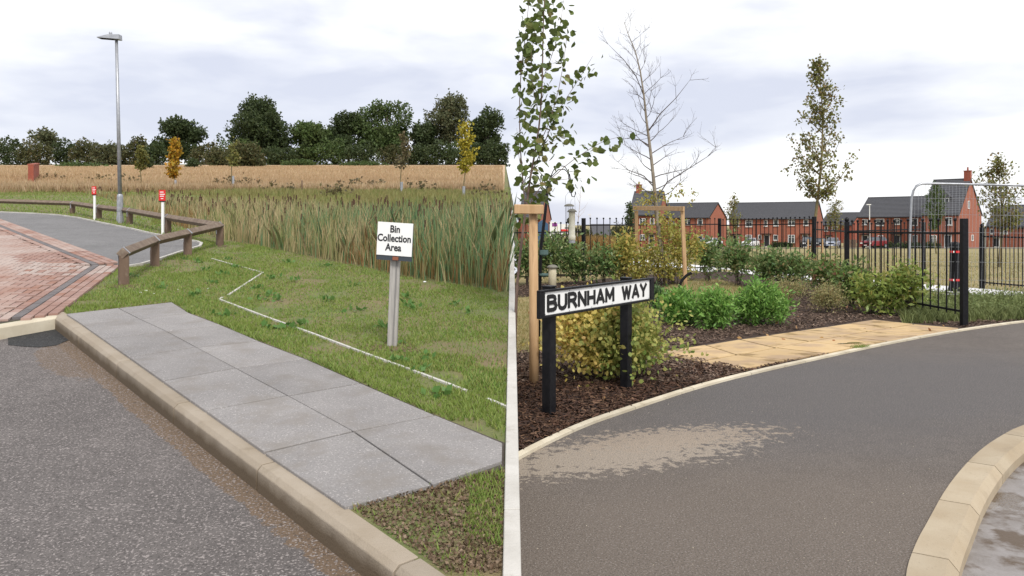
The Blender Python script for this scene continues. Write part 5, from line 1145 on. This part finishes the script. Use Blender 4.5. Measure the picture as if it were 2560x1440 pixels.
young_tree('park_tree', 'dense green conical tree before the tall gabled house', 2338, 634, 460, [(462,6),(490,22),(520,26),(545,22),(566,10)], lf_green, 'R', ncl=220, per=10, leaf=.13, sig=.11, tr=.05, seed=15)
young_tree('park_tree', 'leafless white-stemmed young birch left of the goalpost stakes', 1447, 650, 452, [(455,8),(480,24),(510,26),(535,14)], lf_brn, 'R', ncl=10, per=2, leaf=.03, sig=.1, tr=.035, seed=16, bark=M('pale_birch_bark', (.5, .44, .40), .8, (.38, .32, .30), 20))
young_tree('park_tree', 'narrow dark conifer-like shrub tree left of the tall slate gable', 1572, 640, 508, [(512,4),(540,11),(570,16),(610,14)], lf_oak, 'R', ncl=130, per=9, leaf=.14, sig=.10, tr=.05, seed=17)
for i, (px, by, ty, lb_) in enumerate([(2056, 660, 597, 'pale tree stake right of the thick railing post'), (2020, 652, 598, 'pale tree stake left of the thick railing post'), (2345, 628, 612, 'short pale stake at the foot of the conical tree'), (2101, 622, 603, 'short pale stake beside the silver car'), (2473, 640, 600, 'pale stake at the right edge of the park')]):
    b = Rp(px, by); H = (by-ty)*b.y/F; tag(MB().tube([b, b+Vector((0, 0, H))], .04, 8).build('tree_stake', m_stake), lb_, 'stake')

# ================================================================== HOUSES
def make_house(name, label, pxR, dR, ang, pxL, eave_py, ridge_h, depth, wins, doors, side=(), brick=m_hbrick, chimney=None, group='brick houses across the park', dormer=None, drops=()):
    a = math.radians(ang); u = Vector((math.cos(a), -math.sin(a), 0)); v = Vector((math.sin(a), math.cos(a), 0))   # u along the front to the right, v away
    R0 = Vector(((pxR-1280)/F*dR, dR, gR(dR))); k = (pxL-1280)/F
    # R0 - L*u has px = pxL
    L = (R0.x-k*R0.y)/(u.x-k*u.y); O = R0-u*L; O.z = R0.z = min(gR(O.y), gR(R0.y)); gz = O.z
    t = thing(name, O, label, 'house', group); eh = EYE-(eave_py-HZ)/F*dR-gz
    W = lambda x, y, z: O+u*x+v*y+Vector((0, 0, z))
    q = MB().add([W(0,0,-.5), W(L,0,-.5), W(L,depth,-.5), W(0,depth,-.5), W(0,0,eh), W(L,0,eh), W(L,depth,eh), W(0,depth,eh), W(0,depth/2,eh+ridge_h-.06), W(L,depth/2,eh+ridge_h-.06)],
        [(0,1,5,4),(2,3,7,6),(1,2,6,9,5),(3,0,4,8,7)]); q.build('wall', brick, t)
    ov = .25; th = .14; hb = ridge_h/(depth/2)
    rf = MB(); n = 16
    for s_ in (0, 1):
        for i in range(n):       # tile courses, each lapping the one below
            y0, y1 = -ov+(depth/2+ov)*i/n, -ov+(depth/2+ov)*(i+1)/n; z0, z1 = eh+hb*y0, eh+hb*y1
            Y = (lambda y: y) if s_ == 0 else (lambda y: depth-y)
            rf.add([W(-.12, Y(y0), z0+.10), W(L+.12, Y(y0), z0+.10), W(L+.12, Y(y1), z1+.015), W(-.12, Y(y1), z1+.015), W(-.12, Y(y0), z0), W(L+.12, Y(y0), z0)], [(0,1,2,3),(4,5,1,0)])
    r_ = rf.build('roof', m_tile, t)
    vb = MB()
    for xx_ in (-.13, L+.13):
        for s_ in (0, 1):
            Y = (lambda y: y) if s_ == 0 else (lambda y: depth-y)
            vb.add([W(xx_, Y(-ov), eh-hb*ov-.16), W(xx_, Y(-ov), eh-hb*ov+.07), W(xx_, depth/2, eh+ridge_h+.07), W(xx_, depth/2, eh+ridge_h-.16)], [(0,1,2,3)])
    vb.build('verge', m_greyend, t)
    MB().bar(W(-.1, -ov-.05, eh-.10), W(L+.1, -ov-.05, eh-.10), .12, .12).build('gutter', m_greyend, t)
    MB().bar(W(-.12, depth/2, eh+ridge_h+.05), W(L+.12, depth/2, eh+ridge_h+.05), .22, .1).build('ridge_tiles', m_tile, r_)
    def fp(px, py):               # photo ray meets the front plane
        dx = (px-1280)/F; den = dx*v.x+v.y; d = (O.x*v.x+O.y*v.y)/den; p = Vector((dx*d, d, EYE-(py-HZ)/F*d)); return (p-O).dot(u), p.z-gz
    def sp(px, py):
        dx = (px-1280)/F; den = dx*u.x+u.y; d = (R0.x*u.x+R0.y*u.y)/den; p = Vector((dx*d, d, EYE-(py-HZ)/F*d)); return (p-R0).dot(v), p.z-gz
    def win(x0, x1, y0, y1, kind, sd_=False):
        U, Nn, B0 = (u, -v, O) if not sd_ else (v, u, R0); c = lambda x, z, n_: B0+U*x+Nn*n_+Vector((0, 0, z)); axx = (U, Nn, Vector((0, 0, 1)))
        cx_, cz = (x0+x1)/2, (y0+y1)/2; w_, h_ = x1-x0, y1-y0; q = MB(); f = .09
        for zz_ in (y0+f/2, y1-f/2): q.box(c(cx_, zz_, .03), (w_, .10, f), axx)
        for xx_ in (x0+f/2, x1-f/2): q.box(c(xx_, cz, .03), (f, .098, h_-2*f), axx)
        if kind == 'w':
            nm_ = max(1, round(w_/.55)); 
            for i in range(1, nm_): q.box(c(x0+w_*i/nm_, cz, .03), (.07, .09, h_-2*f), axx)
            if nm_ > 1: q.box(c(cx_, y1-h_*.32, .03), (w_-2*f, .075, .05), axx)
        o = q.build('window' if kind == 'w' else 'door', m_frame, t)
        MB().box(c(cx_, cz, .012), (w_-f, .03, h_-f), axx).build('pane' if kind == 'w' else 'door_leaf', m_glass if kind == 'w' else m_door, o)
        if kind == 'w' and not sd_:
            MB().box(c(cx_, y0-.05, .06), (w_+.14, .16, .08), axx).build('sill', m_conc, o); MB().box(c(cx_, y1+.09, .006), (w_+.2, .03, .16), axx).build('lintel', m_hbrick2, o)
        if kind == 'd':
            MB().box(c(cx_, y1+.18, .42), (w_+.7, .9, .10), axx).build('canopy', m_greyend, o)
    for (a0_, a1_, b0_, b1_) in wins:
        x0, z1 = fp(a0_, b0_); x1, z0 = fp(a1_, b1_)
        if x1-x0 < .55: m_ = (x0+x1)/2; x0, x1 = m_-.3, m_+.3
        win(max(.2, x0), min(L-.2, x1), z0, z1, 'w')
    for (a0_, a1_, b0_) in doors: x0, z1 = fp(a0_, b0_); x1, _ = fp(a1_, b0_); win(max(.2, x0), min(L-.15, max(x1, x0+.95)), .02, z1, 'd')
    for (a0_, a1_, b0_, b1_) in side: x0, z1 = sp(a0_, b0_); x1, z0 = sp(a1_, b1_); x1 = max(x1, x0+.4); win(x0, x1, z0, z1, 'w', True)
    for px in drops:
        x0, _ = fp(px, 560); MB().tube([W(x0, -.08, eh-.1), W(x0, -.08, 0)], .05, 6).build('downpipe', m_greyend, t)
    if chimney:
        for cx_ in chimney:
            MB().box(W(L*cx_, depth/2, eh+ridge_h+.35), (.9, .6, 1.6), (u, v, Vector((0, 0, 1)))).build('chimney', m_hbrick2, t)
            MB().box(W(L*cx_, depth/2, eh+ridge_h+1.2), (1.0, .7, .12), (u, v, Vector((0, 0, 1)))).build('chimney_cap', m_hbrick2, t)
            MB().lathe(W(L*cx_, depth/2, eh+ridge_h+1.26), [(.13, 0), (.11, .45), (.13, .5)], 8).build('chimney_pot', m_hbrick2, t)
    if dormer:
        x0, zc_ = fp(dormer[0], dormer[1]); yd = 1.5; zb_ = eh+hb*.7; w_ = 1.5
        MB().box(W(x0, yd+.9, zb_+.8), (w_, 1.8, 1.7), (u, v, Vector((0, 0, 1)))).build('dormer', m_tile, t)
        q = MB().add([W(x0-w_*.65, yd-.2, zb_+1.6), W(x0+w_*.65, yd-.2, zb_+1.6), W(x0, yd-.2, zb_+2.6), W(x0-w_*.65, yd+2.6, zb_+1.6), W(x0+w_*.65, yd+2.6, zb_+1.6), W(x0, yd+2.6, zb_+2.6)], [(0,1,2),(0,2,5,3),(1,4,5,2)]); q.build('dormer_roof', m_tile, t)
        MB().box(W(x0, yd-.03, zb_+.9), (w_*.8, .08, 1.3), (u, v, Vector((0, 0, 1)))).build('window', m_frame, t); MB().box(W(x0-.28, yd-.08, zb_+.9), (.48, .02, 1.1), (u, v, Vector((0, 0, 1)))).build('pane', m_glass, t); MB().box(W(x0+.28, yd-.08, zb_+.9), (.48, .02, 1.1), (u, v, Vector((0, 0, 1)))).build('pane', m_glass, t)
    return t
make_house('terrace_house', 'long brick terrace of three homes in the middle of the row', 2036, 136, 29.5, 1823, 546, 2.9, 9.0,
   [(1836,1848,551,566),(1864,1881,550,567),(1911,1918,550,566),(1934,1946,549,565),(1970,1988,549,564),(2009,2021,549,564),(1864,1880,587,602),(1896,1903,587,598),(1933,1945,587,601),(1970,1987,587,607)], [(1833,1848,588),(1910,1924,587),(2006,2020,587)], drops=(1890, 1958))
make_house('gabled_house', 'tall gabled brick house with a dormer and chimney at the right', 2397, 118, 50, 2306, 534, 5.3, 8.6,
   [(2324,2338,546,562),(2365,2381,543,563),(2324,2342,588,611)], [(2361,2379,587)], side=[(2419,2423.5,502,522),(2401,2405,587,604),(2428,2433,587,602)], chimney=[.93], dormer=(2352, 520))
make_house('terrace_house', 'two-storey brick terrace joined to the left of the tall gabled house', 2308, 127, 47, 2145, 541, 3.3, 8.6,
   [(2156,2169,548,562),(2190,2211,547,564),(2236,2250,546,561),(2279,2295,546,564),(2195,2208,588,601),(2281,2294,588,611)], [(2155,2171,588),(2236,2251,587)], drops=(2220, 2228))
make_house('small_house', 'lower brick house set back between the two right-hand terraces', 2128, 168, 48, 2050, 562, 2.6, 7.5, [(2062,2070,566,578),(2080,2094,566,578)], [(2066,2078,590)], brick=m_hbrick2)
make_house('terrace_house', 'brick terrace behind the goalpost stakes, right part of the left block', 1772, 133, 34, 1645, 543, 2.5, 8.6, [(1671,1686,546,562),(1711,1726,548,562),(1744,1757,547,562),(1672,1686,586,600),(1744,1757,586,600)], [(1712,1725,588)], drops=(1700,))
make_house('gabled_house', 'tall slate-roofed brick house with a chimney behind the bare-topped tree', 1646, 134, 22, 1573, 537, 4.1, 8.6, [(1599,1614,546,561),(1625,1636,546,561),(1600,1613,586,600)], [(1622,1634,586)], chimney=[.14])
make_house('terrace_house', 'brick house with a steep slate roof at the left edge behind the pine stake', 1350, 124, 14, 1296, 545, 4.3, 8.6, [(1322,1334,549,562)], [(1330,1341,588)])
make_house('terrace_house', 'brick house just showing at the right edge of the park', 2620, 132, 52, 2466, 565, 3.6, 8.6, [(2475,2486,572,585),(2500,2520,572,585)], [(2484,2495,594)])
# far background: low roofs and hedges
for i, (px0, px1, tp_y, d, lb_) in enumerate([(1484, 1526, 560, 150, 'dark low-roofed hut far across the park')]):
    g_ = gR(d); x0, x1 = (px0-1280)/F*d, (px1-1280)/F*d; zt_ = EYE-(tp_y-HZ)/F*d; t = thing('far_hut', ((x0+x1)/2, d, g_), lb_, 'hut'); ze = g_+(zt_-g_)*.45
    MB().add([(x0,d,g_),(x1,d,g_),(x1,d+6,g_),(x0,d+6,g_),(x0,d,ze),(x1,d,ze),(x1,d+6,ze),(x0,d+6,ze)], [(0,1,5,4),(1,2,6,5),(2,3,7,6),(3,0,4,7)]).build('wall', m_hbrick2, t)
    MB().add([(x0-.2,d-.3,ze),(x1+.2,d-.3,ze),(x1+.2,d+6.3,ze),(x0-.2,d+6.3,ze),(x0-.2,d+3,zt_),(x1+.2,d+3,zt_)], [(0,1,5,4),(2,3,4,5),(1,2,5),(3,0,4)]).build('roof', m_tile, t)
d = 112; m_blue = M('blue_panel', (.05, .11, .20), .6); m_purp = M('purple_panel', (.25, .05, .25), .6)
t = thing('blue_shed', P(1357, 600, d), 'blue gable-ended cabin left of the bird feeders', 'cabin'); c = P(1357, 600, d); s = d/F
MB().add([(c.x-14*s,d,gR(d)),(c.x+14*s,d,gR(d)),(c.x+14*s,d,c.z+40*s),(c.x,d,c.z+50*s),(c.x-14*s,d,c.z+40*s)]+[(c.x-14*s,d+4,gR(d)),(c.x+14*s,d+4,gR(d)),(c.x+14*s,d+4,c.z+40*s),(c.x,d+4,c.z+50*s),(c.x-14*s,d+4,c.z+40*s)], [(0,1,2,3,4),(1,6,7,2),(2,7,8,3),(3,8,9,4),(0,4,9,5)]).build('cabin_body', m_blue, t)
for k, (x0, x1, y0, y1, bands, lb_) in enumerate([(1374, 1392, 554, 600, [(0,.42,m_purp)], 'white and purple hoarding board beside the blue cabin'), (1394, 1420, 560, 600, [(.35,.62,m_red),(.75,1,m_purp)], 'white hoarding board with red and purple stripes behind the feeders')]):
    c0, c1 = P(x0, y0, d-3), P(x1, y1, d-3); t = thing('hoarding', ((c0.x+c1.x)/2, d-3, gR(d-3)), lb_, 'hoarding')
    MB().box(((c0.x+c1.x)/2, d-3, (c0.z+gR(d))/2), (c1.x-c0.x, .12, c0.z-gR(d))).build('board', m_white, t)
    for f0, f1, mt in bands: zz0, zz1 = c0.z-(c0.z-c1.z)*f0*.8, c0.z-(c0.z-c1.z)*f1*.8; MB().box(((c0.x+c1.x)/2+.2, d-3.08, (zz0+zz1)/2), ((c1.x-c0.x)*.7, .03, abs(zz1-zz0)*.55)).build('stripe', mt, t)
FBL = ['far bush beside the left-edge house', 'far rounded bush above the bird feeders', 'far bush over the dark hut', 'far bush just left of the tall chimneyed house', 'far bush in the gap between the left block and the middle terrace', 'low bush under the dark hut', 'low bush beside the ochre grass clump', 'low bush under the hoarding boards']
HG = [(1300, 575, 30), (1445, 566, 32), (1500, 573, 40), (1550, 562, 30), (1800, 566, 26), (1460, 590, 40), (1530, 590, 45), (1400, 590, 45)]
for i, (px, tp_y, hw) in enumerate(HG):
    d = 178 if tp_y < 580 else 96; g_ = gR(d); s = d/F; H = EYE-(tp_y-HZ)/F*d-g_; x0 = (px-1280)/F*d
    t = thing('far_bush', (x0, d, g_), FBL[i], 'bush', 'far bushes round the park')
    p, o = blob((x0, d, g_+H*.45), (hw*s, hw*s*.6, H*.55), 150, 8, .25, RN, .4, g_); c = npm('foliage', leaves(p, .4, .8, .1, o), 4, lf_hedge if i % 2 else lf_green, t); c['kind'] = 'stuff'
    MB().tube([(x0, d, g_), (x0, d, g_+H*.4)], .1, 5).build('stem', m_bark, t)
# ochre grass clump behind railing (left)
n = 5000; px = RN.uniform(1440, 1530, n); d_ = RN.uniform(34, 38, n); V, k = blades((px-1280)/F*d_, d_, np.array([gR(v) for v in d_]), RN.uniform(.5, 1.35, n), .03, .2, seg=2); tag(npm('tall_grass_clump', V, k, leafmat('ochre_blades', [(.40, .22, .07), (.30, .20, .08), (.45, .30, .12)])), 'tall ochre grasses beyond the railing left of the goalpost stakes', 'grass', kind='stuff')
# front-garden hedges under house windows
hg = [(1935, 1975, 603, 612, 133), (2255, 2345, 602, 616, 112), (1700, 1780, 606, 616, 126), (2180, 2232, 606, 616, 121)]
for i, (a, b_, t0, t1, d) in enumerate(hg):
    p_ = []
    for k in range(14):
        x0 = ((a+(b_-a)*k/13)-1280)/F*d; p_.append(blob((x0, d, gR(d)+.35), (.5, .35, .45), 22, 7, .12, RN, .5, gR(d))[0])
    t = thing('front_hedge', (((a+b_)/2-1280)/F*d, d, gR(d)), ['low hedge before the middle terrace', 'low dark hedge before the gabled house', 'low hedge before the left block', 'low hedge left of the gabled house'][i], 'hedge')
    c = npm('foliage', leaves(np.concatenate(p_), .22, .8, .1), 4, lf_oak, t); c['kind'] = 'stuff'
# street lamps far
for i, (px, top_, d, lb_) in enumerate([(2174, 512, 100, 'thin white street lamp in front of the right-hand terrace'), (1475, 537, 140, 'tiny distant street lamp above the far hut'), (2464, 540, 110, 'thin pale lamp post at the right edge of the park')]):
    g_ = gR(d); x0 = (px-1280)/F*d; H = EYE-(top_-HZ)/F*d-g_; t = thing('street_lamp', (x0, d, g_), lb_, 'street lamp', 'far street lamps')
    MB().tube([(x0, d, g_), (x0, d, g_+H)], [.08, .05], 6).build('pole', m_frame, t); MB().box((x0-.12, d, g_+H+.03), (.55, .2, .1)).build('lantern', m_frame, t)
# fence boards beside houses
t = thing('garden_fence', P(2120, 612, 128), 'brown timber garden fence between the small house and the right-hand terrace', 'fence')
for k in range(10):
    MB().box(P(2110+k*3.3, 606, 128)+Vector((0, 0, -.3)), (.19, .04, 1.5)).build('board', m_timber_dk, t)

# ================================================================== CARS
def car(label, px, d, ang, col, suv=False):
    m = M('car_paint', col, .25, spec=.6); a = math.radians(ang); g_ = gR(d)+.02
    t = bpy.data.objects.new('parked_car', None); C.objects.link(t); WL[t.name] = Vector((0, 0, 0)); tag(t, label, 'car', 'cars parked before the houses')
    h = 1.62 if suv else 1.45; L = 4.4
    prof = [(-2.2,.35),(-2.18,.75),(-2.0,.92 if not suv else 1.02),(-1.05,1.0 if not suv else 1.08),(1.75,1.02 if not suv else 1.1),(2.12,.98),(2.2,.6),(2.15,.35)]
    q = MB(); n = len(prof); q.add([(x, -.86, z) for x, z in prof]+[(x, .86, z) for x, z in prof], [tuple(range(n)), tuple(range(2*n-1, n-1, -1))]+[(i, n+i, n+(i+1) % n, (i+1) % n) for i in range(n)]); q.build('body', m, t, bevel=.06, local=True)
    z0 = 1.0 if not suv else 1.08; cb = [(-1.05, z0-.04), (-.35, h-.04), (1.3 if not suv else 1.6, h-.04), (1.95 if not suv else 2.05, z0-.04)]
    q = MB(); q.add([(x, -.78 if z < h-.1 else -.62, z) for x, z in cb]+[(x, .78 if z < h-.1 else .62, z) for x, z in cb], [(0,1,2,3),(7,6,5,4),(0,4,5,1),(2,6,7,3)]); q.build('window', m_glass, t, local=True)
    MB().box(((cb[1][0]+cb[2][0])/2, 0, h-.02), (cb[2][0]-cb[1][0]+.05, 1.28, .05)).build('roof', m, t, bevel=.02, local=True)
    q = MB()
    for sy in (-1, 1):
        for xx_ in (.25,): q.bar((xx_, sy*.79, z0-.03), (xx_, sy*.635, h-.03), .08, .03)
    q.build('pillar', m, t, local=True)
    for xx_ in (-1.35, 1.35):
        for sy in (-1, 1):
            w_ = MB().tube([(xx_, sy*.72, .33), (xx_, sy*.89, .33)], .33, 14).build('wheel', m_tyre, t, local=True); MB().tube([(xx_, sy*.88, .33), (xx_, sy*.90, .33)], .2, 10).build('rim', m_galv, w_, local=True)
    for sy in (-1, 1): MB().box((-2.15, sy*.62, .74), (.12, .36, .16)).build('headlight', m_white, t, local=True)
    MB().box((-2.215, 0, .46), (.02, .5, .11)).build('number_plate', m_white, t, local=True); MB().box((-2.19, 0, .72), (.05, .75, .14)).build('grille', m_blackmat, t, local=True)
    t.location = ((px-1280)/F*d, d, g_); t.rotation_euler.z = a
car('dark red hatchback parked before the right-hand terrace', 2186, 112, 35, (.20, .012, .018), True)
car('silver-blue car parked at the right end of the middle terrace', 2082, 116, 62, (.30, .33, .40))
car('black four-wheel drive parked by the end house of the middle terrace', 2018, 118, 75, (.015, .015, .018), True)
car('white car parked before the middle terrace', 1876, 120, 60, (.75, .75, .75))
car('white car parked before the left block, half hidden by shrubs', 1770, 116, 30, (.72, .72, .72))
car('dark car tucked between the black four-wheel drive and the silver one', 2050, 121, 75, (.03, .03, .035))
print('OBJS', len(bpy.data.objects), 'TRIS', sum(sum(len(p.vertices)-2 for p in m.polygons) if len(m.polygons) < 5000 else len(m.polygons)*2 for m in bpy.data.meshes))
